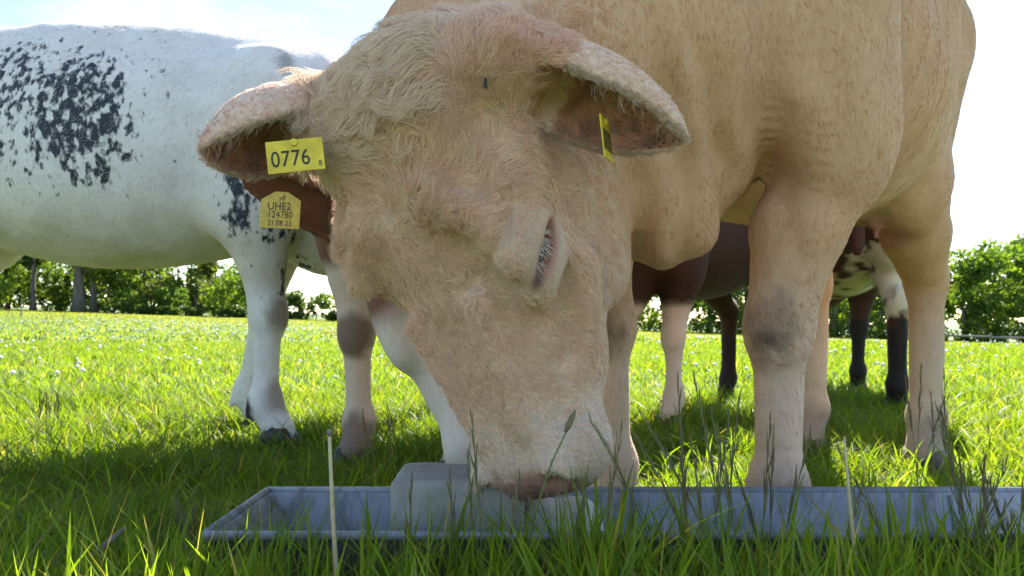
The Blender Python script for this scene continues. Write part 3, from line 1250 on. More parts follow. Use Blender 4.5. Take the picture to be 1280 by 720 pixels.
F.ell(P(852, 268, 1.34), (0.055, 0.07, 0.085), None, 0.05)
F.ell(P(822, 262, 1.30), (0.024, 0.04, 0.075), None, 0.03)
add_head(F, hf, True)
EAR_R = (hf.w(0.004, -0.108, -0.055), P(248, 186, 0.985))
EAR_L = (hf.w(0.045, 0.160, -0.075), P(857, 176, 0.985))
for (b0, tp), O in ((EAR_R, (0.0, -0.60, -0.80)), (EAR_L, (-0.05, -0.46, -0.88))):
    Ln = np.linalg.norm(tp - b0)
    F.ear(b0, tp - b0, O, Ln, 0.059, tip=0.8, cut=0.36, thick=0.0045)
    F.cone(b0 - nrm(tp - b0) * .02, b0 + (tp - b0) * .15 - nrm(O) * .012, 0.042, 0.03, 0.04)
    if tp[0] > 0:
        F.cone(hf.w(0.035, 0.07, -0.08), hf.w(0.040, 0.135, -0.085), 0.075, 0.050, 0.05)
V, Q = F.mesh(2)
del F
N = normals(V, Q)
HL = hf.loc(V)
onhead = (1 - sstep(0.0, 0.06, -HL[:, 0] - 0.02)) * (1 - sstep(0.26, 0.34, np.abs(HL[:, 1]))) * (1 - sstep(0.22, 0.3, -HL[:, 2]))
amt_ = 0.019 * (1 - onhead) * (0.35 + 0.65 * sstep(0.45, 0.75, V[:, 2]))
V = flesh(V, N, amt_, T, 1.0, 0.003)
fm_ = blob(V, P(870, 170, 1.36), (0.22, 0.3, 0.30), 0.4) * (1 - onhead)
V = V + N * (fm_ * 0.007 * np.sin(V[:, 0] * 62 + V[:, 2] * 16 + 7 * fbm(V * 5, 2)))[:, None]
N = normals(V, Q)

HL = hf.loc(V)
a_, b_, c_ = HL.T
head_w = (1 - sstep(0.0, 0.06, -a_ - 0.02)) * (1 - sstep(0.26, 0.34, np.abs(b_))) * (1 - sstep(0.16, 0.32, -c_))
cream = np.array([0.66, 0.475, 0.345])
pale = np.array([0.63, 0.50, 0.385])
pink = np.array([0.62, 0.33, 0.27])
C = np.ones((len(V), 3)) * np.array([0.58, 0.345, 0.195])
C = blend(C, (fbm(V * 3.2, 3) - 0.42) * 1.3, (0.64, 0.43, 0.29))
lowleg = 1 - sstep(0.28, 0.62, V[:, 2])
bodymask = 1 - head_w
C = blend(C, lowleg * bodymask * 0.75, (0.62, 0.485, 0.385))
C = blend(C, head_w, cream)
fe = fbm(V * 22, 3)
C = blend(C, head_w * (fbm(V * 12, 2) - 0.45) * 0.8, (0.70, 0.535, 0.41))
C = blend(C, head_w * sstep(0.40, 0.52, a_ + .1 * (fe - .5)) * 0.85, (0.72, 0.575, 0.47))            # pale muzzle
C = blend(C, head_w * sstep(0.11, 0.17, -c_) * sstep(.2, .4, a_) * 0.6, (0.64, 0.51, 0.39))       # pale jaw
C = blend(C, head_w * sstep(0.10, -0.04, a_) * sstep(-.2, -.1, c_) * 0.6, (0.74, 0.53, 0.45))
for sg in (-1, 1):
    eye = EYE * np.array([1, sg, 1])
    C = blend(C, head_w * blob(HL, eye, (0.07, 0.08, 0.06), 0.75) * (0.25 if sg > 0 else 0), (0.68, 0.51, 0.40))
    if sg < 0:
        continue
    EX = eye_axes(hf, sg)
    HE = (V - hf.w(*eye)) @ EX.T
    C = blend(C, head_w * blob(HE, (0.0, 0.0, 0.016), (0.05, 0.06, 0.034), 0.5) * .6, (0.64, 0.43, 0.33))
    C = blend(C, head_w * blob(HE, (0.004, 0.01, -0.008), (0.044, 0.04, 0.015), 0.4) * .9, (0.52, 0.235, 0.195))
    C = blend(C, head_w * blob(HE, (0.0, 0.005, -0.006), (0.034, 0.03, 0.0055), 0.4), (0.10, 0.05, 0.045))
    C = blend(C, head_w * blob(HE, (0.040, 0.008, -0.008), (0.012, 0.02, 0.007), 0.4) * .8, (0.10, 0.05, 0.045))
for sg in (-1, 1):
    C = blend(C, head_w * blob(HL, (0.09, sg * 0.12, -0.03), (0.06, 0.05, 0.06), 0.5) * 0.4, (0.60, 0.42, 0.33))
    C = blend(C, blob(HL, (0.545, sg * 0.052, -0.008), (0.026, 0.020, 0.028), 0.35), (0.05, 0.055, 0.045))
nose = sstep(0.500, 0.535, a_ + .03 * (fbm(V * 30, 2) - .5) - 1.2 * np.maximum(np.abs(b_) - .035, 0)) * sstep(-0.10, -0.07, c_) * head_w
C = blend(C, nose, (0.40, 0.22, 0.18))
C = blend(C, nose * sstep(.55, .65, fbm(V * 90, 2)) * .5, (0.12, 0.06, 0.05))
C = blend(C, sstep(0.54, 0.565, a_) * sstep(-0.07, -0.09, c_) * head_w, (0.5, 0.30, 0.25))
ear_in = np.zeros(len(V))
ear_w = np.zeros(len(V))
ear_edge = np.zeros(len(V))
for (b0, tp), O in ((EAR_R, (0.0, -0.60, -0.80)), (EAR_L, (-0.05, -0.46, -0.88))):
    A = nrm(tp - b0)
    Ln = np.linalg.norm(tp - b0)
    O = nrm(np.array(O) - A * np.dot(A, O))
    d = V - b0
    s_ = d @ A / Ln
    o_ = d @ O
    rr = np.linalg.norm(d - np.outer(d @ A, A), axis=1)
    near = (s_ > 0.26) & (s_ < 1.1) & (rr < 0.085)
    radial = d - np.outer(d @ A, A)
    inside = (N * radial).sum(1) < 0
    ear_w = np.maximum(ear_w, near * 1.0)
    ear_in = np.maximum(ear_in, (near & inside & (s_ > (0.3 if tp[0] < 0 else 0.36))) * 1.0)
    ear_edge = np.maximum(ear_edge, near * (o_ > 0.3 * rr) * 1.0)
C = blend(C, ear_w * 0.8, (0.74, 0.54, 0.45))
C = blend(C, ear_in * 0.9, (0.50, 0.235, 0.165))
C = blend(C, ear_in * sstep(0.55, 0.7, fbm(V * 40, 2)) * 0.6, (0.16, 0.075, 0.06))
# body markings: dark scuffed knees, grey-brown smudges, pink udder
kneeL = T((0.53, 0.185, 0.43))
C = blend(C, blob(V, kneeL, (0.058, 0.058, 0.066), 0.5, 0.9, 34) * 0.6, (0.22, 0.15, 0.11))
C = blend(C, blob(V, kneeL + np.array([0, 0, -.012]), (0.03, 0.03, 0.022), 0.5, 0.6, 50) * 0.8, (0.07, 0.045, 0.035))
C = blend(C, blob(V, T((0.53, -0.18, 0.43)), (0.055, 0.055, 0.062), 0.4, 0.35, 40) * 0.8, (0.15, 0.10, 0.075))
C = blend(C, blob(V, T((0.50, 0.2, 0.14)), (0.10, 0.1, 0.055), 0.5, 0.5, 20) * 0.35, (0.3, 0.22, 0.17))
for bb in (0, 1):
    sg = 1 if bb == 0 else -1
    C = blend(C, blob(V, T((-0.77, sg * .19, 0.11)), (0.10, 0.10, 0.07), 0.5, 0.4, 25) * 0.6, (0.25, 0.19, 0.15))
C = blend(C, blob(V, T((-0.50, 0.03, 0.75)), (0.17, 0.17, 0.10), 0.3), (0.55, 0.36, 0.27))
C = blend(C, blob(V, T((-0.50, 0.03, 0.69)), (0.16, 0.16, 0.045), 0.3), (0.46, 0.2, 0.185))
for k in range(11):
    p_ = T((-0.80 + .05 * rng.normal(), 0.255, 0.775 + .022 * rng.normal()))
    C = blend(C, blob(V, p_, (0.017, 0.04, 0.012), 0.4) * .9, (0.06, 0.05, 0.045))
C = blend(C, blob(V, T((0.74, 0.15, 0.98)), (0.06, 0.06, 0.09), 0.6) * 0.35, (0.25, 0.16, 0.11))

V_MAIN, N_MAIN = V, N
cow = empty('cow', (C_MAIN[0], C_MAIN[1], 0))
tag(cow, 'large cream cow in front with head lowered to lick the grey block', 'cow')
C = blend(C, blob(V, P(660, 72, 0.97), (0.045, 0.12, 0.03), 0.5, 0.5, 20) * 0.35, (0.68, 0.38, 0.32))
C = np.clip(C * np.array([1.01, 1.0, 1.01]), 0, .85)
under = C * (1 - 0.22 * head_w * (1 - nose) * (1 - ear_w) * sstep(-0.03, 0.0, a_))[:, None]      # hide darkened below the curls to match the fur's self-shadow
o = link('body', make_mesh('body', V - np.array(cow.location), Q, None, True, under), M['hide'], cow)
add_hooves(cow, hoofs, fM, 'hoof_pale')
cl = np.array(cow.location)

# -- fur on the face and ears
flowu, flowr = hf.u, hf.r
earm = ear_w > 0.5
dens = head_w * sstep(-0.03, 0.0, a_) * (1 - nose) * (1 - 0.9 * ear_in) * (a_ < 0.54) + 0.55 * earm * (1 - .75 * ear_in)
for sg in (1,):
    HE = (V - hf.w(*(EYE * np.array([1, sg, 1])))) @ eye_axes(hf, sg).T
    dens *= 1 - blob(HE, (0.004, 0.010, -0.007), (0.050, 0.05, 0.019), 0.25)
    dens *= 1 + 0.8 * blob(HE, (0.0, 0.0, 0.022), (0.055, 0.05, 0.035), 0.3) * (1 - blob(HE, (0.004, 0.010, -0.007), (0.050, 0.05, 0.019), 0.25))
dens = dens * np.where(c_ < -0.13, 0.5, 1.0) * np.clip(1.2 - (N @ np.array([0, 1.0, 0])), 0.15, 2)
pos, nn, q, wts = sample_surface(V, Q, N, np.clip(dens, 0, 2), 92000)
hl = hf.loc(pos)
cc = sum(C[q[:, k]] * wts[k] for k in range(4))
isear = sum(ear_w[q[:, k]] * wts[k][:, 0] for k in range(4)) > 0.5
wa, wb = 0.165, -0.01                                     # whorl on the forehead
va, vb = hl[:, 0] - wa, (hl[:, 1] - wb) * 0.9
mag = np.sqrt(va ** 2 + vb ** 2) + 1e-4
swirl = 0.5 * np.exp(-(mag / .06) ** 2)
fa = va / mag - swirl * vb / mag + 0.55 * sstep(0.0, .12, va)
fb = vb / mag + swirl * va / mag
nzv = (fbm(pos * 30, 2) - 0.5) * 3.4 * (1 - 0.6 * sstep(.3, .45, hl[:, 0]))
ca, sa_ = np.cos(nzv), np.sin(nzv)
fa, fb = fa * ca - fb * sa_, fa * sa_ + fb * ca
flow = fa[:, None] * flowu + fb[:, None] * flowr
for (b0, tp) in (EAR_R, EAR_L):
    A = nrm(tp - b0)
    dd = np.linalg.norm(np.cross(pos - b0, A), axis=1)
    e = isear & (dd < 0.09) & (np.sign((pos - hf.P0) @ hf.r) == np.sign((tp - hf.P0) @ hf.r))
    flow[e] = A + np.array([0, 0, -0.25])
length = (0.013 + 0.010 * rng.random(len(pos))) * (1 - 0.55 * sstep(.33, .5, hl[:, 0])) * (0.92 + 0.50 * sstep(.34, .16, hl[:, 0]))
for sg in (-1, 1):
    length *= 1 - (0.74 if sg > 0 else 0) * blob(hl, (EYE[0], sg * EYE[1], EYE[2]), (0.066, 0.09, 0.056), 0.4)
hwp = sum(head_w[q[:, k]] * wts[k][:, 0] for k in range(4))
length *= 0.4 + 0.6 * sstep(0.2, 0.9, hwp)
length = np.where(isear, 0.006 + 0.005 * rng.random(len(pos)), length)
PT, RD = grow(pos, nn, flow, length, 0.0004, 0.42, 0.5, 6500, 0.42, 6)
tone = (0.8 + 0.42 * rng.random((len(pos), 1))) * (0.88 + 0.24 * fbm(pos * 60, 2)[:, None])
curves_obj('face_fur', PT, RD, np.clip(cc * tone * 1.3, 0, .92), cow, cl, M['fur'])

# -- long tousled hair on the poll
pm = head_w * sstep(0.13, 0.0, a_ + .25 * np.maximum(b_, 0) - 0.12 * np.clip(-b_, 0, .1)) * (c_ > -0.12) * (np.abs(b_) < 0.125) * (a_ > -0.035) * (1 - ear_w)
pos, nn, q, wts = sample_surface(V, Q, N, pm, 11000)
hl = hf.loc(pos)
nzv = (fbm(pos * 14, 2) - 0.5) * 3.4
base_dir = -0.85 * flowr[None, :] + (0.15 + 5.0 * np.clip(-hl[:, 1] - .02, -.05, .12))[:, None] * flowu
side = np.cross(nn, base_dir)
flow = base_dir * np.cos(nzv)[:, None] + side * np.sin(nzv)[:, None]
length = (0.030 + 0.030 * rng.random(len(pos))) * (1 - .5 * sstep(.03, .1, hl[:, 0]))
PT, RD = grow(pos, nn, flow, length, 0.00042, 0.8, 0.72, 330, 0.45, 9, 0.16)
cc = np.array([0.84, 0.67, 0.53]) * (0.82 + 0.36 * rng.random((len(pos), 1)))
curves_obj('forelock', PT, RD, cc, cow, cl, M['fur'])

# -- pale fringe on the ear rims
pos, nn, q, wts = sample_surface(V, Q, N, ear_edge * (1 - 0.3 * ear_in) + 1e-9, 5200)
dirv = np.zeros_like(pos)
for (b0, tp) in (EAR_R, EAR_L):
    e = (np.sign((pos - hf.P0) @ hf.r) == np.sign((tp - hf.P0) @ hf.r))
    dirv[e] = nrm(tp - b0) * 0.8 + np.array([0, -.15, -0.5])
PT, RD = grow(pos, nn, dirv, 0.007 + 0.008 * rng.random(len(pos)), 0.00034, 0.5, 0.3, 600, 0.15, 5)
curves_obj('ear_fringe', PT, RD, np.array([0.62, 0.5, 0.4]) * (0.8 + .4 * rng.random((len(pos), 1))), cow, cl, M['fur'])

# -- short coat on neck, body and legs
dens = (1 - head_w * sstep(-0.03, 0.0, a_)) * (1 - ear_w) * np.clip(1.1 - (N @ np.array([0.25, 0.95, 0])), 0.1, 2) * np.where(V[:, 1] < 1.75, 1.5, 0.6)
pos, nn, q, wts = sample_surface(V, Q, N, np.clip(dens, 0, 3), 105000)
cc = sum(C[q[:, k]] * wts[k] for k in range(4))
nzv = (fbm(pos * 9, 2) - 0.5) * 1.6
base_dir = (-0.45 * fM + np.array([0, 0, -0.8]))[None, :] * np.ones((len(pos), 1))
side = np.cross(nn, base_dir)
flow = base_dir * np.cos(nzv)[:, None] + side * np.sin(nzv)[:, None]
length = 0.009 + 0.009 * rng.random(len(pos))
PT, RD = grow(pos, nn, flow, length, 0.00037, 0.19, 0.16, 12000, 0.12, 4, 0.0, 0.2)
curves_obj('coat', PT, RD, np.clip(cc * 1.08 * (0.94 + 0.12 * rng.random((len(pos), 1))) * (0.87 + .26 * fbm(pos * 5, 3)[:, None]), 0, .92), cow, cl, M['fur'])

# -- eyes with white lashes
for sg in (1, -1):
    m = MB()
    m.ell((0, 0, 0), (0.020, 0.020, 0.020), 20, 14)
    e = m.build('eye', M['eye'], cow, smooth=True)
    EX = eye_axes(hf, sg)
    ec = hf.w(*(EYE * np.array([1, sg, 1]) + np.array([-.06, .022, 0]) * (sg < 0))) - EX[1] * 0.009 - EX[2] * .003
    e.location = ec - cl
    if sg > 0:
        n = 60
        t = rng.random(n)
        root = ec + EX[1] * (0.026 - 0.012 * (2 * t - 1) ** 2)[:, None] + EX[2] * (.005 * np.ones(n))[:, None] + EX[0] * (-.028 + .052 * t)[:, None]
        dr = (EX[1] * 0.75 - EX[2] * 0.95)[None, :] + EX[0][None, :] * (0.15 + 0.8 * (t - .5))[:, None]
        PT, RD = grow(root, np.tile(EX[1], (n, 1)), dr, 0.009 + 0.014 * rng.random(n), 0.0004, 0.4, 0.35, 16, 0.1, 6, 0.15, 0.28)
        curves_obj('eyelash', PT, RD, np.tile([0.82, 0.74, 0.63], (n, 1)), e, ec, M['fur'])

# -- long hairs inside the ears, whiskers on the muzzle
pos, nn, q, wts = sample_surface(V, Q, N, ear_in + 1e-9, 1500)
dirv = np.tile(np.array([0, -.5, -0.35]), (len(pos), 1))
PT, RD = grow(pos, nn, dirv, 0.014 + 0.016 * rng.random(len(pos)), 0.0003, 0.9, 0.4, 200, 0.2, 6)
curves_obj('ear_hair', PT, RD, np.array([0.6, 0.45, 0.34]) * (0.8 + .4 * rng.random((len(pos), 1))), cow, cl, M['fur'])
pos, nn, q, wts = sample_surface(V, Q, N, head_w * sstep(.46, .5, a_) + 1e-9, 170)
PT, RD = grow(pos, nn, np.tile(hf.u, (len(pos), 1)) + nn * .3, 0.018 + 0.03 * rng.random(len(pos)), 0.0003, 1.1, 0.0, 0, 0.1, 6, 0.2)
curves_obj('whiskers', PT, RD, np.tile([0.6, 0.5, 0.42], (len(pos), 1)), cow, cl, M['fur'])


# ------------------------------------------------------------------ ear tags
def text_mesh(txt, size, mat):
    cu = bpy.data.curves.new('lettering', 'FONT')
    cu.body = txt
    cu.size = size
    cu.align_x = 'CENTER'
    cu.align_y = 'CENTER'
    cu.extrude = 0.0002
    cu.space_character = 1.05
    ob = bpy.data.objects.new('lettering', cu)
    COL.objects.link(ob)
    dg = bpy.context.evaluated_depsgraph_get()
    me = bpy.data.meshes.new_from_object(ob.evaluated_get(dg))
    bpy.data.objects.remove(ob)
    bpy.data.curves.remove(cu)
    me.materials.clear()
    me.materials.append(mat)
    return me


def ear_tag(parent, c, right, down, wd, ht, mat, texts, shoulder=False):
    """flat plastic tag; texts: (string, size, x, y) in tag plane"""
    R = nrm(right)
    D = nrm(np.asarray(down) - R * np.dot(R, down))
    Nn = np.cross(R, -D)                                # out of the face
    m = MB()
    if shoulder:
        pr = [(-wd / 2, -ht / 2), (wd / 2, -ht / 2), (wd / 2, ht * .27), (wd * .16, ht / 2), (-wd * .16, ht / 2), (-wd / 2, ht * .27)]
    else:
        pr = [(-wd / 2, -ht / 2), (wd / 2, -ht / 2), (wd / 2, ht / 2), (-wd / 2, ht / 2)]
    k = len(pr)
    vs = [(x_, y_, 0.0009) for x_, y_ in pr] + [(x_, y_, -0.0009) for x_, y_ in pr]
    fs = [tuple(range(k)), tuple(range(2 * k - 1, k - 1, -1))] + [(i, i + k, (i + 1) % k + k, (i + 1) % k) for i in range(k)]
    m.add(vs, fs)
    o = m.build('ear_tag', mat, parent, bevel=0.0006)
    mtx = Matrix.Identity(4)
    for i in range(3):
        mtx[i][0], mtx[i][1], mtx[i][2], mtx[i][3] = R[i], -D[i], Nn[i], c[i] - np.array(parent.location)[i]
    o.matrix_local = mtx
    for s_, sz, x_, y_ in texts:
        t_o = link('lettering', text_mesh(s_, sz, M['ink']), None, o)
        t_o.location = (x_, y_, 0.00125)
        t_o.scale = (1, 1.25, 1)
    m = MB()
    m.tube([(0, ht * .40, 0.0005), (0, ht * .40, 0.004)], [0.005, 0.0045], 12)
    m.build('stud', mat, o, smooth=False)
    return o


ear_tag(cow, P(367, 193, 0.975), (1, 0.12, 0.13), (0.10, -0.1, -1), 0.069, 0.041, M['tag'],
        [('0776', 0.0230, -0.006, -0.004), ('8', 0.008, 0.0290, -0.013)])
ear_tag(cow, P(759, 172, 0.97), (0.28, 0.95, 0.05), (0.1, 0.0, -1), 0.060, 0.052, M['tag'],
        [('IIIIIII', 0.030, 0, -0.004)])


# ------------------------------------------------------------------ other cows
def simple_neck(F, T, s, a, hfr, r0=0.26, r1=0.12):
    p = T(np.array(a) * s)
    q_ = hfr.w(0.06, 0, -0.10)
    mid_ = (p + q_) / 2 + np.array([0, 0, 0.03])
    F.cone(p, mid_, r0 * s, (r0 + r1) / 2 * s, 0.1 * s)
    F.cone(mid_, q_, (r0 + r1) / 2 * s, r1 * s, 0.06 * s)


def build_cow(C0, fd, s, legs, head, label, paint, mat, hoofmat='hoof', res=0.02, slim=0.0, brisket=0.0, ears=None, spots=None, neck_from=(0.60, 0, 1.05), coat=0, fine=None):
    T, f, l = frame2d(C0, fd)
    hfr = HeadFrame(head[0], head[1], head[2], s)
    pts = np.array([T(np.array(p) * s) for p in [(1.0, .45, 0), (1.0, -.45, 0), (-1.08, .45, 0), (-1.08, -.45, 0)]] + [hfr.w(0, .25, 0), hfr.w(0, -.25, 0), hfr.w(.62, 0, 0), hfr.w(.2, 0, -.3)])
    lo, hi = pts.min(0) - .06, pts.max(0) + .06
    lo[2], hi[2] = -0.02, 1.5 * s + .05
    if fine is not None:
        F = Field(*[grid_axis(lo[i], hi[i], res, fine[i], 0.008) for i in range(3)])
    else:
        F = Field(*[grid_axis(lo[i], hi[i], res) for i in range(3)])
    hoofs = body_prims(F, T, s, legs, slim, brisket)
    simple_neck(F, T, s, neck_from, hfr)
    add_head(F, hfr, False)
    if ears is None:
        for sg in (-1, 1):
            b0 = hfr.w(.06, sg * .1, -.06)
            A = hfr.r * sg + hfr.n * -.1
            F.ear(b0, A, hfr.n * .5 + hfr.u * .8, 0.19 * s, 0.05 * s, 0.009, 0.02)
    else:
        for (b0, tp, O) in ears:
            F.ear(b0, tp - b0, O, np.linalg.norm(tp - b0), 0.055 * s, 0.008, 0.02)
            F.cone(b0, b0 + (tp - b0) * .3, 0.04 * s, 0.03 * s, 0.03)
    V, Q = F.mesh(2)
    N = normals(V, Q)
    V = flesh(V, N, 0.012 * (0.3 + 0.7 * sstep(0.45, 0.75, V[:, 2])), T, s, 0.0)
    N = normals(V, Q)
    Cc = paint(V, N, T, s, hfr)
    root = empty('cow', (C0[0], C0[1], 0))
    tag(root, label, 'cow')
    ex = {'spot': spots(V, T, s, hfr)} if spots else None
    link('body', make_mesh('body', V - np.array(root.location), Q, None, True, Cc, ex), mat, root)
    add_hooves(root, hoofs, f, hoofmat, s)
    if coat:
        dens = np.clip(1.1 - (N @ np.array([0.0, 1.0, 0.0])), 0.1, 2)
        pos, nn, q, wts = sample_surface(V, Q, N, dens, coat)
        cc = sum(Cc[q[:, k]] * wts[k] for k in range(4))
        dv = (-0.6 * f + np.array([0, 0, -0.7]))[None, :] * np.ones((len(pos), 1))
        PT, RD = grow(pos, nn, dv, 0.008 + 0.008 * rng.random(len(pos)), 0.00055, 0.35, 0.4, 3000, 0.1, 4)
        curves_obj('coat', PT, RD, cc * (0.85 + .3 * rng.random((len(pos), 1))), root, np.array(root.location), M['fur'])
    return root, V, hfr


# white cow with blue-black speckles, side on at the left
def paint_white(V, N, T, s, h):
    C = np.ones((len(V), 3)) * np.array([0.74, 0.715, 0.70])
    C = blend(C, (fbm(V * 4, 3) - 0.4) * 0.7, (0.66, 0.61, 0.56))
    C = blend(C, sstep(0.88, 0.68, V[:, 2]) * sstep(.5, .6, V[:, 2]) * 0.4, (0.58, 0.46, 0.34))
    for nm, sg in (('n', -1), ('f', 1)):
        C = blend(C, blob(V, T(np.array((0.535, sg * .18 + .02 * sg, 0.44)) * s), (0.05, 0.07, 0.06), 0.4, 0.3, 30) * .8, (0.2, 0.14, 0.11))
        C = blend(C, blob(V, T(np.array((0.53, sg * .18, 0.17)) * s), (0.05, 0.07, 0.06), 0.4, 0.3, 30) * .7, (0.25, 0.18, 0.15))
        C = blend(C, blob(V, T(np.array((0.43, sg * .18, 0.13)) * s), (0.035, 0.06, 0.04), 0.3, 0.3, 30), (0.03, 0.03, 0.03))
    C = blend(C, blob(V, P(365, 92, 2.85), (0.024, 0.5, 0.05), 0.4, .8, 30) * .6, (0.13, 0.13, 0.15))
    return C


def spots_white(V, T, s, h):
    px = 640 + 1000 * V[:, 0] / 2.75
    py = 400 - 1000 * (V[:, 2] - CAM_Z) / 2.75
    r = lambda cx, cy, rx, ry: np.exp(-(((px - cx) / rx) ** 2 + ((py - cy) / ry) ** 2) ** 1.5)
    m_ = np.maximum.reduce([1.12 * r(110, 150, 88, 100), 0.95 * r(10, 120, 95, 100), 0.8 * r(140, 200, 45, 60), .7 * r(-70, 120, 80, 80), 0.62 * r(60, 215, 95, 35), .55 * r(60, 55, 130, 26), .5 * r(195, 85, 35, 40),
                            0.55 * r(90, 140, 140, 140), 1.25 * r(305, 250, 26, 55), 1.2 * r(358, 345, 16, 36), 1.1 * r(345, 292, 24, 14)])
    return m_ * (V[:, 1] < 3.0) + 0.5 * (V[:, 1] >= 3.0) * (fbm(V * 3, 2) > .5)


build_cow((-1.40, 3.02), (1, 0.02), 1.08, {'fr': (0.0, 0.0), 'fl': (-0.17, 0.02), 'hl': (0.06, 0), 'hr': (-.22, 0)},
          ((-0.42, 3.62, 1.12), (-0.36, 4.08, 0.86), (0.9, 0.2, 0)),
          'white cow speckled blue-black, side on with its head out of sight', paint_white, M['hide_spots'], 'hoof', 0.018,
          neck_from=(0.56, 0.0, 1.12), spots=spots_white, coat=26000)


# brown and white cow behind the big cow's head
def paint_brown_white(V, N, T, s, h):
    hl = h.loc(V)
    br = np.array([0.17, 0.075, 0.042])
    C = np.ones((len(V), 3)) * br
    C = blend(C, (fbm(V * 5, 3) - .4), br * 0.6)
    wh = (0.60, 0.47, 0.37)
    C = blend(C, sstep(0.66, 0.60, V[:, 2] + .08 * (fbm(V * 9, 3) - .5)) * (V[:, 1] > 1.9), wh)
    hd = (np.abs(hl[:, 1]) < .2) * (hl[:, 0] > .10) * (hl[:, 2] > -.34)
    C = blend(C, hd * sstep(0.20, 0.25, hl[:, 0] + .06 * (fbm(V * 14, 2) - .5)), (0.64, 0.56, 0.5))
    for sg in (-1, 1):
        C = blend(C, blob(V, T(np.array((0.53, sg * .18, 0.43)) * s), (0.085, 0.07, 0.075), 0.35, 0.3, 25) * .85, (0.12, 0.075, 0.05))
        C = blend(C, blob(V, T(np.array((0.53, sg * .18, 0.10)) * s), (0.10, 0.10, 0.075), 0.35, 0.3, 25) * .8, (0.12, 0.085, 0.065))
    return C


HB = ((-0.185, 1.46, 0.69), (-0.030, 1.365, 0.225), (0.97, -0.05, 0.25))
hb = HeadFrame(*HB, s=0.9)
BE0 = hb.w(0.07, -0.09, -0.05)
BE1 = P(296, 214, 1.42)
BEL = hb.w(0.07, 0.09, -0.05)
cow4, V4, _ = build_cow((-0.24, 2.86), (-0.14, -0.99), 0.93, {'fr': (-0.06, -0.02), 'fl': (0.12, 0.02)}, HB,
                        'brown cow with white face and legs, half hidden behind the big cream head', paint_brown_white, M['hide'], 'hoof', 0.02,
                        ears=[(BE0, BE1, (0.1, -0.62, -0.75)), (BEL, BEL + np.array([0.17, 0.03, .02]), (0, -0.5, -0.85))], neck_from=(0.62, 0, 1.08),
                        fine=((-.5, .12), (1.3, 1.5), (.2, .8)))
ear_tag(cow4, P(349, 262, 1.385), (1, 0.1, -0.03), (0.0, -0.15, -1), 0.068, 0.066, M['tag_worn'],
        [('10', 0.010, 0.002, 0.021), ('UHE2', 0.016, -0.002, 0.006), ('124780', 0.014, 0, -0.009), ('21 08 23', 0.011, 0, -0.024)], True)


# dark brown young cow further back
def paint_dark(V, N, T, s, h):
    C = np.ones((len(V), 3)) * np.array([0.04, 0.016, 0.011])
    C = blend(C, (fbm(V * 6, 3) - .45), (0.05, 0.022, 0.015))
    C = blend(C, sstep(0.53, 0.49, V[:, 2]) * (V[:, 0] < 0.95), (0.62, 0.50, 0.42))
    C = blend(C, blob(V, P(800, 420, 3.4), (0.03, 0.3, 0.09), .3, .3, 20), (0.2, 0.1, 0.07))
    hind = V[:, 0] > 0.98
    C = blend(C, hind * sstep(0.38, 0.34, V[:, 2]), (0.02, 0.013, 0.012))
    return C


build_cow((0.84, 3.78), (-0.68, -0.73), 0.86, {'fr': (0.02, 0), 'fl': (0.0, 0.02)}, ((0.12, 3.35, 1.0), (0.05, 3.2, 0.62), (0.7, -.7, 0)),
          'dark brown cow with white forelegs beyond the big cow\'s chest', paint_dark, M['hide'], 'hoof', 0.022, slim=1.0, brisket=0.10)


# black and white cow seen below the udder
def paint_pied(V, N, T, s, h):
    C = np.ones((len(V), 3)) * np.array([0.065, 0.024, 0.017])
    C = blend(C, blob(V, P(1100, 350, 3.9), (0.13, 0.6, 0.16), .15, 1.3, 13), (0.62, 0.56, 0.42))
    C = blend(C, sstep(0.48, 0.44, V[:, 2] + .22 * (fbm(V * 14, 2) - .5)), (0.018, 0.013, 0.013))
    return C


build_cow((1.85, 4.55), (0.28, 0.96), 0.92, {'hl': (0.0, 0.02), 'hr': (0.05, -0.02)}, ((2.3, 5.75, 1.15), (2.45, 6.2, 0.8), (0.9, -.3, 0)),
          'dark cow with white patches and black legs seen below the udder', paint_pied, M['hide'], 'hoof', 0.022, slim=0.5)


# ------------------------------------------------------------------ trees, hedge and fence
def leaf_cloud(blobs, n, size, cols, seed):
    """leaf-sized faces through the volume of several ellipsoids"""
    r = np.random.default_rng(seed)
    vol = np.array([b[1][0] * b[1][1] * b[1][2] for b in blobs])
    pick = r.choice(len(blobs), n, p=vol / vol.sum())
    c = np.array([b[0] for b in blobs])[pick]
    rr = np.array([b[1] for b in blobs])[pick]
    d = r.normal(size=(n, 3))
    d /= np.linalg.norm(d, axis=1, keepdims=True)
    p = c + d * rr * (0.35 + 0.65 * r.random((n, 1)) ** 0.5)
    keep = vnoise(p * 0.95 + seed) > 0.40
    p = p[keep]
    tone = np.clip(cols[0] + (cols[1] - cols[0]) * (0.5 * r.random((len(p), 1)) + 0.6 * vnoise(p * 0.6 + 3)[:, None]), 0, 1)
    n = len(p)
    a = r.normal(size=(n, 3))
    a /= np.linalg.norm(a, axis=1, keepdims=True)
    b = np.cross(a, r.normal(size=(n, 3)))
    b /= np.linalg.norm(b, axis=1, keepdims=True)
    s_ = size * (0.5 + r.random((n, 1)))
    V = np.stack([p - a * s_ * .5, p + b * s_ * .32, p + a * s_ * .55, p - b * s_ * .32], 1).reshape(-1, 3)
    Q = np.arange(n * 4).reshape(-1, 4)
    return V, Q, np.repeat(tone, 4, 0)


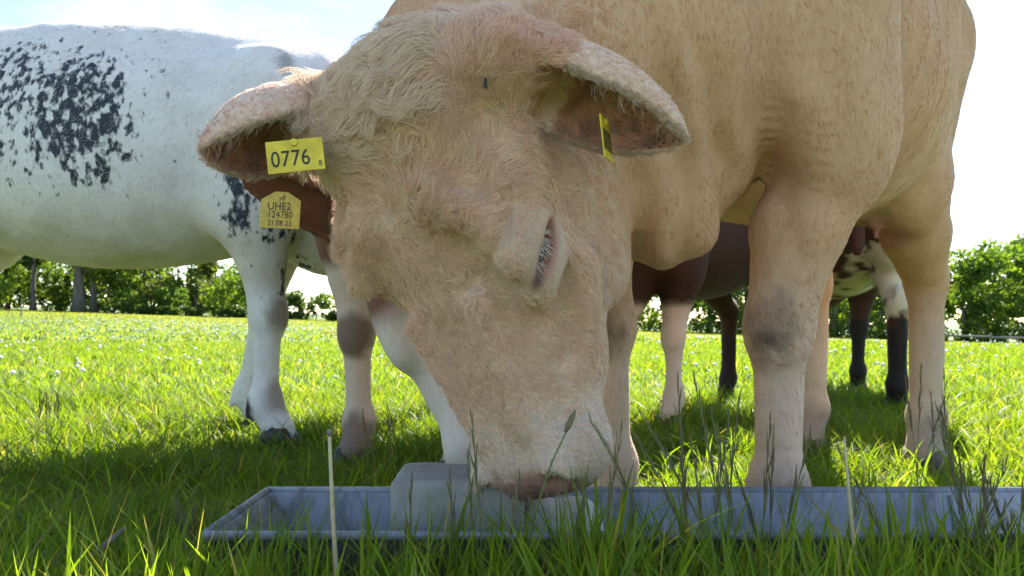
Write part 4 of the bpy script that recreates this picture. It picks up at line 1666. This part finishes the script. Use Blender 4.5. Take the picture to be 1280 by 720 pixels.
LEAF = {'mid': (np.array([0.05, 0.095, 0.016]), np.array([0.12, 0.19, 0.032])),
        'light': (np.array([0.07, 0.12, 0.018]), np.array([0.17, 0.24, 0.035])),
        'dark': (np.array([0.035, 0.07, 0.016]), np.array([0.08, 0.13, 0.03])),
        'olive': (np.array([0.06, 0.085, 0.022]), np.array([0.14, 0.165, 0.05]))}


def tree(name, label, x, y, h, wd, kind='mid', crown0=0.25, n=2600, seed=0, trunk_r=0.22, lean=0.0, group=None, size=0.42, limbs=6, cat='tree'):
    r = random.Random(seed)
    z0 = float(gz(x, y)) - 0.1
    root = empty(name, (x, y, z0))
    tag(root, label, cat, group)
    m = MB()
    pts, rs = [], []
    for i in range(7):
        t = i / 6
        pts.append((lean * h * t + 0.12 * math.sin(3 * t + seed), 0.1 * math.cos(4 * t + seed), h * 0.86 * t))
        rs.append(trunk_r * (1 - 0.85 * t) + 0.02)
    rs[0] *= 1.35
    m.tube(pts, rs, 8)
    bl = []
    for i in range(limbs):
        t = crown0 + (0.9 - crown0) * (i + .5) / limbs
        az = r.random() * 6.28
        ln = wd * (0.5 + 0.5 * r.random()) * (1.1 - 0.6 * abs(t - .5))
        b0 = np.array([lean * h * t + 0.12 * math.sin(3 * t + seed), 0, h * 0.86 * t])
        e = b0 + np.array([math.cos(az) * ln, math.sin(az) * ln, ln * (0.45 + .5 * r.random())])
        mdl = (b0 + e) / 2 + np.array([0, 0, -0.1 * ln])
        tr = trunk_r * (1 - 0.8 * t) * 0.55
        m.tube([b0, mdl, e], [tr, tr * .65, tr * .25], 6)
        k = wd * (0.42 + .22 * r.random())
        bl.append((e, (k, k, k * .75)))
        bl.append((mdl + np.array([0, 0, .2]), (k * .8, k * .8, k * .6)))
    bl.append((np.array([lean * h, 0, h * .88]), (wd * .5, wd * .5, h * .14)))
    m.build('trunk', M['bark'], root, smooth=True)
    V, Q, C = leaf_cloud(bl, n, size, LEAF[kind], seed + 11)
    link('crown', make_mesh('crown', V, Q, None, False, C), M['leaf'], root)
    return root


def shrub(label, x, y, h, wd, kind, n, seed, group=None, size=0.3):
    z0 = float(gz(x, y)) - 0.05
    root = empty('shrub', (x, y, z0))
    tag(root, label, 'shrub', group)
    r = random.Random(seed)
    m = MB()
    bl = []
    for i in range(6):
        az = r.random() * 6.28
        e = np.array([math.cos(az) * wd * .5, math.sin(az) * wd * .4, h * (0.45 + .4 * r.random())])
        m.tube([(0, 0, 0), e * .5 + np.array([0, 0, .1 * h]), e], [0.07, 0.05, 0.02], 5)
        bl.append((e, (wd * .36, wd * .36, h * .28)))
    bl.append((np.array([0, 0, h * .32]), (wd * .6, wd * .5, h * .34)))
    m.build('stem', M['bark'], root, smooth=True)
    V, Q, C = leaf_cloud(bl, n, size, LEAF[kind], seed)
    V[:, 2] = np.maximum(V[:, 2], 0.03)
    link('foliage', make_mesh('foliage', V, Q, None, False, C), M['leaf'], root)
    return root


def tx(px, d):
    return (px - 640) / 1000.0 * d


# left: loose row with sky between the trunks
for (px, d, h, wd, kind, c0, n, tr, lab, ln) in [
        (-60, 78, 10.5, 3.4, 'mid', .2, 5100, .26, 'leafy green tree at the left edge of the meadow', 0),
        (8, 82, 9.5, 2.7, 'mid', .2, 3910, .18, 'mid green tree left of the dark slim trunk, under the white cow', 0),
        (42, 76, 10, 2.2, 'dark', .42, 1700, .26, 'slim dark trunked tree, leftmost clear trunk under the speckled belly', 0),
        (96, 74, 11, 2.8, 'dark', .34, 3230, .55, 'thick dark trunked tree under the middle of the speckled belly', 0),
        (116, 77, 10, 2.9, 'light', .18, 3570, .35, 'bright leaved tree just right of the thickest dark trunk', .02),
        (152, 84, 9, 2.2, 'mid', .2, 2380, .16, 'mid green tree left of the bare thin trunks', 0),
        (178, 80, 9.5, 1.6, 'olive', .5, 300, .17, 'nearly bare tree, first of the thin trunks against white sky', .02),
        (193, 82, 9, 1.4, 'olive', .55, 200, .14, 'nearly bare tree, second of the thin trunks against white sky', .04),
        (205, 79, 9.5, 1.6, 'olive', .5, 260, .15, 'nearly bare leaning tree, third of the thin trunks against white sky', .07),
        (233, 80, 9.5, 1.8, 'olive', .45, 420, .15, 'thin bare tree just left of the spotted foreleg, in front of sky', .06),
        (268, 83, 8.0, 1.9, 'olive', .35, 560, .13, 'thin olive tree rising behind the shrubs by the spotted foreleg', .03)]:
    tree('tree', lab, tx(px, d), d, h, wd, kind, c0, n, int(px) + 200, tr, ln, 'trees along the left of the meadow', 0.5)
for (px, d, h, wd, kind, n, lab) in [
        (-20, 74, 3.2, 3.4, 'light', 1500, 'light green shrub at the foot of the leftmost trees'),
        (70, 80, 1.6, 2.6, 'dark', 900, 'low dark shrub between the two dark trunks'),
        (140, 78, 2.2, 2.6, 'mid', 1100, 'green shrub right of the thick dark trunk'),
        (165, 75, 2.6, 2.2, 'mid', 1100, 'green shrub below the first bare thin trunk'),
        (190, 77, 3.6, 2.3, 'olive', 1400, 'olive shrub around the bare thin trunks'),
        (216, 75, 2.7, 2.1, 'mid', 1200, 'mid green shrub just right of the bare thin trunks'),
        (244, 77, 4.2, 2.2, 'olive', 1500, 'tall olive shrub left of the spotted foreleg'),
        (275, 74, 5.0, 2.4, 'light', 1900, 'tall light green shrub touching the spotted foreleg'),
        (310, 74, 4.8, 2.5, 'mid', 1700, 'tall green shrub behind the spotted foreleg'),
        (345, 73, 2.6, 2.0, 'mid', 1200, 'green shrub just behind the right edge of the spotted foreleg'),
        (383, 73, 2.6, 2.2, 'dark', 1300, 'dark shrub between the spotted foreleg and the brown-kneed leg'),
        (420, 74, 3.0, 2.4, 'mid', 1300, 'green shrub behind the brown-kneed leg')]:
    shrub(lab, tx(px, d), d, h, wd, kind, n, int(px) + 500, 'shrubs along the left of the meadow', 0.3)
# low dark hedge at the foot of the row
hx = np.linspace(tx(140, 72.5), tx(450, 72.5), 40)
hedge = empty('hedge', (hx[0], 72.5, float(gz(hx[0], 72.5))))
tag(hedge, 'low dark hedge along the foot of the left tree row', 'hedge')
hl_ = np.array(hedge.location)
V, Q, C = leaf_cloud([(np.array([x_, 72.5 + .2 * math.sin(i_), float(gz(x_, 72.5)) + .4]) - hl_, (.6, .5, .5 + .12 * math.sin(i_ * 1.7))) for i_, x_ in enumerate(hx)], 7000, 0.25, LEAF['dark'], 77)
link('foliage', make_mesh('foliage', V, Q, None, False, C), M['leaf'], hedge)
for i_, x_ in enumerate(hx[::4]):
    m = MB()
    m.tube([np.array([x_, 72.5, float(gz(x_, 72.5)) - .1]) - hl_, np.array([x_ + .1, 72.5, float(gz(x_, 72.5)) + .6]) - hl_], [.05, .03], 5)
    m.build('stem', M['bark'], hedge)

bl_ = []
for i, px in enumerate(range(-120, 330, 7)):
    d_ = 79 + 2.5 * (i % 4)
    x_ = tx(px, d_)
    top = 1.6 + 2.2 * ((i * 11) % 7) / 6 + (2.6 if px < 150 else 1.9)
    bl_.append((np.array([x_, d_, float(gz(x_, d_)) + top * .55]), (0.95, .9, top * .55)))
V, Q, C = leaf_cloud(bl_, 40000, 0.36, (LEAF['dark'][0], LEAF['light'][1] * .85), 79)
tag(link('undergrowth', make_mesh('undergrowth', V, Q, None, False, C), M['leaf']), 'mixed green undergrowth between the trees on the left', 'undergrowth', kind='stuff')
# right: close wood of fresh green trees, two rows
k = 0
front = [(470, 'behind the heads'), (545, 'behind the heads'), (620, 'behind the heads'), (700, 'behind the heads'), (770, 'behind the heads'),
         (838, 'fresh green tree just right of the white hind foreleg of the dark cow'), (886, 'fresh green tree with dark trunk left of the big scuffed knee'),
         (935, 'green tree directly behind the big scuffed knee'), (985, 'green tree behind the big cow\'s foreleg'), (1045, 'green tree behind the black-legged cow'),
         (1100, 'green tree between the black legs and the big hind leg'), (1150, 'green tree directly behind the big hind leg'),
         (1203, 'fresh green tree just right of the big hind leg'), (1246, 'bushy green tree near the right edge of the meadow'), (1290, 'light green tree at the right edge, above the rail fence')]
for i, (px, lab) in enumerate(front):
    if lab == 'behind the heads':
        lab = '%s green tree of the wood, hidden behind the cows\' heads' % ['first', 'second', 'third', 'fourth', 'fifth'][i]
    d = 74 + 5 * ((i * 7) % 3) / 2
    tree('tree', lab, tx(px, d), d, 8.6 + 1.6 * ((i * 5) % 4) / 3, 2.7, ['mid', 'light', 'mid', 'olive'][i % 4] if px > 800 else 'mid', 0.14, 3600 if px > 800 else 1500, 40 + i, 0.2 + .1 * (i % 2), 0, 'trees of the wood on the right', 0.40, 8)
ORD = ['first', 'second', 'third', 'fourth', 'fifth', 'sixth', 'seventh', 'eighth', 'ninth', 'tenth', 'eleventh', 'twelfth', 'thirteenth', 'fourteenth', 'fifteenth', 'sixteenth']
for i, px in enumerate(range(480, 1400, 62)):
    d = 86 + 3 * (i % 2)
    tree('tree', '%s tree from the left in the taller back row of the wood' % ORD[i], tx(px, d), d, 10.8 + 1.4 * ((i * 5) % 3) / 2, 3.5, ['mid', 'light', 'dark'][i % 3], 0.15, 4200 if px > 800 else 1200, 80 + i, 0.25, 0, 'back row of the wood', 0.5, 8)
bl_ = []
for i, px in enumerate(range(460, 1340, 14)):
    x_ = tx(px, 73 + (i % 3))
    hh_ = 1.0 + .5 * ((i * 7) % 4) / 3
    bl_.append((np.array([x_, 73 + (i % 3), float(gz(x_, 73)) + hh_ * .7]), (1.1, .9, hh_)))
V, Q, C = leaf_cloud(bl_, 26000, 0.34, (LEAF['mid'][0], LEAF['light'][1]), 78)
tag(link('undergrowth', make_mesh('undergrowth', V, Q, None, False, C), M['leaf']), 'low green undergrowth at the foot of the wood on the right', 'undergrowth', kind='stuff')


# rail fence on the right
def fence(x0, x1, y0, npost, label):
    root = empty('rail_fence', (x0, y0, float(gz(x0, y0))))
    tag(root, label, 'fence')
    rl = np.array(root.location)
    xs_ = np.linspace(x0, x1, npost)
    tops = []
    for i, xx in enumerate(xs_):
        z0 = float(gz(xx, y0))
        m = MB()
        hh = 0.72 + .1 * (i % 2)
        m.box(np.array([xx, y0, z0 + hh / 2 - .1]) - rl, (0.13, 0.13, hh + .2))
        m.build('post', M['wood'], root)
        tops.append((xx, z0))
    for i in range(npost - 1):
        for hz in (0.56,):
            m = MB()
            a = np.array([tops[i][0], y0 - .10, tops[i][1] + hz]) - rl
            b = np.array([tops[i + 1][0], y0 - .10, tops[i + 1][1] + hz + .04]) - rl
            m.tube([a, b], [0.075, 0.06], 8)
            m.build('rail', M['wood'], root, smooth=True)


fence(28.0, 62.0, 52.0, 12, 'grey weathered wooden rail fence at the right edge of the meadow')
for px, lab in ((26, 'thin dark fence stake alone in the far meadow at left'), (-45, 'thin fence stake beyond the left edge')):
    if px < 0:
        continue
    d = 38.0
    x_ = tx(px, d)
    r_ = empty('fence_stake', (x_, d, float(gz(x_, d))))
    tag(r_, lab, 'stake')
    m = MB()
    m.tube([(0, 0, -.1), (0.01, 0, .95)], [0.03, 0.025], 8)
    m.build('stake', M['twig'], r_)
    m = MB()
    m.tube([(-.02, 0, .8), (.09, 0, .8)], [0.02, 0.02], 6)
    m.build('insulator', M['ink'], r_)


# ------------------------------------------------------------------ seed-head grass, stalks and a stick
M['seed'] = noisemat('seed_head', (0.10, 0.085, 0.04), (0.2, 0.17, 0.08), 60, 0.8, 0.1, 0.001)
M['stem'] = noisemat('grass_stem', (0.09, 0.13, 0.03), (0.17, 0.2, 0.06), 60, 0.6, 0.1, 0.001)


def seed_tuft(px, d, ztop, n, spread, label, seed, lean=0.0):
    r = np.random.default_rng(seed)
    x0 = tx(px, d)
    root = empty('seed_grass', (x0, d, 0))
    tag(root, label, 'grass tuft', 'seeding grass tufts by the trough')
    for i in range(n):
        m, ms = MB(), MB()
        h = ztop * (0.7 + 0.3 * r.random())
        az = r.random() * 6.28
        ln = spread * (0.2 + r.random()) * h
        off = np.array([(r.random() - .5) * .1, (r.random() - .5) * .05, 0])
        tip = np.array([math.cos(az) * ln + lean * h, math.sin(az) * ln * .5, h])
        pts = [off + np.array([tip[0] * t ** 1.6, tip[1] * t ** 1.6, h * t]) for t in np.linspace(0, 1, 6)]
        m.tube(pts, [0.0011, 0.001, 0.0009, 0.0008, 0.0007, 0.0004], 5)
        st = m.build('stem', M['stem'], root, smooth=True)
        for k in range(13):
            t = 0.62 + 0.38 * k / 12
            b0 = off + np.array([tip[0] * t ** 1.6, tip[1] * t ** 1.6, h * t])
            dr = nrm([tip[0] * 1.2 + r.normal() * .09 * h, tip[1] + r.normal() * .05, h * (0.8 + .3 * r.random())])
            l2 = 0.034 * (1.15 - t) * 2.2 + 0.007
            e = b0 + dr * l2
            ms.tube([b0, b0 * .5 + e * .5, e], [0.0005, 0.0011, 0.0004], 4)
        ms.build('seed_head', M['seed'], st)


seed_tuft(893, 1.0, 0.375, 11, 0.33, 'dark seeding grass tuft left of the big scuffed knee', 1, -.05)
seed_tuft(640, 0.97, 0.36, 3, 0.16, 'thin pale seeding grass in front of the muzzle', 2)
seed_tuft(700, 0.97, 0.34, 2, 0.25, 'seeding grass stems in front of the nostril', 3, .06)
seed_tuft(1195, 0.98, 0.29, 6, 0.3, 'seeding grass tuft in front of the trough, below the big hind hoof', 4)
seed_tuft(1255, 1.02, 0.35, 7, 0.3, 'seeding grass tuft at the right edge', 5)
seed_tuft(1160, 1.75, 0.36, 5, 0.2, 'seeding grass tuft growing up against the big hind hoof', 6)
seed_tuft(60, 2.6, 0.23, 6, 0.22, 'dark seeding grass tuft standing alone at the left edge', 7)
seed_tuft(290, 1.25, 0.2, 4, 0.4, 'seeding grass at the left end of the trough', 8)
seed_tuft(545, 0.98, 0.26, 4, 0.3, 'seeding grass stems in front of the grey lick block', 9)
seed_tuft(990, 1.02, 0.30, 4, 0.3, 'seeding grass in front of the trough, below the scuffed knee', 10)
seed_tuft(480, 2.2, 0.2, 4, 0.3, 'seeding grass right of the brown-kneed hoof', 12)


def stalk(name, label, pts, rs, mat, head=None, headmat=None, cat='stalk'):
    base = np.array(pts[0])
    root = empty(name, base)
    tag(root, label, cat)
    m = MB()
    m.tube([np.array(p) - base for p in pts], rs, 7)
    m.build('stem', mat, root, smooth=True)
    if head:
        m = MB()
        m.ell(np.array(pts[-1]) - base, head, 8, 6)
        m.build('tip', headmat or mat, root, smooth=True)
    return root


d = 0.93
stalk('dry_stalk', 'straight pale dry stalk in front of the trough\'s left end', [P(432, 880, d), P(424, 720, d), P(418, 640, d), P(413, 540, d)], [0.003, 0.0028, 0.0024, 0.002], M['straw'], (0.0036, 0.0036, 0.005), M['twig'])
d = 0.92
stalk('dry_stalk', 'tan dry stalk in front of the trough at right', [P(1072, 880, d), P(1066, 720, d), P(1058, 620, d), P(1053, 545, d)], [0.003, 0.0028, 0.002, 0.001], M['straw'])
stalk('twig', 'grey brown twig slanting out of the grass at the bottom left', [P(40, 760, 0.98) , P(105, 708, 1.0), P(140, 676, 1.02), P(162, 656, 1.03)], [0.006, 0.0056, 0.0046, 0.0024], M['twig'], cat='twig')
d = 0.98
stalk('plantain_spike', 'dark ribwort spike leaning right across the muzzle', [P(640, 800, d), P(668, 640, d), P(690, 575, d), P(712, 530, d)], [0.0016, 0.0013, 0.0012, 0.001], M['stem'], cat='plant')
m = MB()
a, b = P(706, 540, d), P(719, 512, d)
m.tube([a, a * .7 + b * .3, a * .3 + b * .7, b], [0.0015, 0.004, 0.0035, 0.001], 8)
o = m.build('spike', M['seed'], None, smooth=True)
pr = [q_ for q_ in COL.objects if q_.name.startswith('plantain_spike')][0]
o.parent = pr
o.location = -Vector(pr.location)

# a fly on the forehead
spot = np.hypot(V_MAIN[:, 0] / V_MAIN[:, 1] + 0.036, (V_MAIN[:, 2] - CAM_Z) / V_MAIN[:, 1] - 0.305) + 0.02 * (V_MAIN[:, 1] - 0.8)
hit = int(np.argmin(spot))
m = MB()
fl = empty('fly', V_MAIN[hit] + N_MAIN[hit] * 0.013)
tag(fl, 'small black fly sitting on the pale poll between the ears', 'fly')
m.ell((0, 0, 0), (0.0022, 0.0022, 0.0045), 8, 6)
m.ell((0, 0, 0.0052), (0.0018, 0.0018, 0.0018), 8, 6)
m.build('body', M['ink'], fl, smooth=True)
for sg in (-1, 1):
    m = MB()
    m.add([(0, -0.002, .003), (sg * .003, -0.0022, -0.006), (sg * .0008, -0.0024, -0.0075)], [(0, 1, 2)])
    m.build('wing', M['ink'], fl)
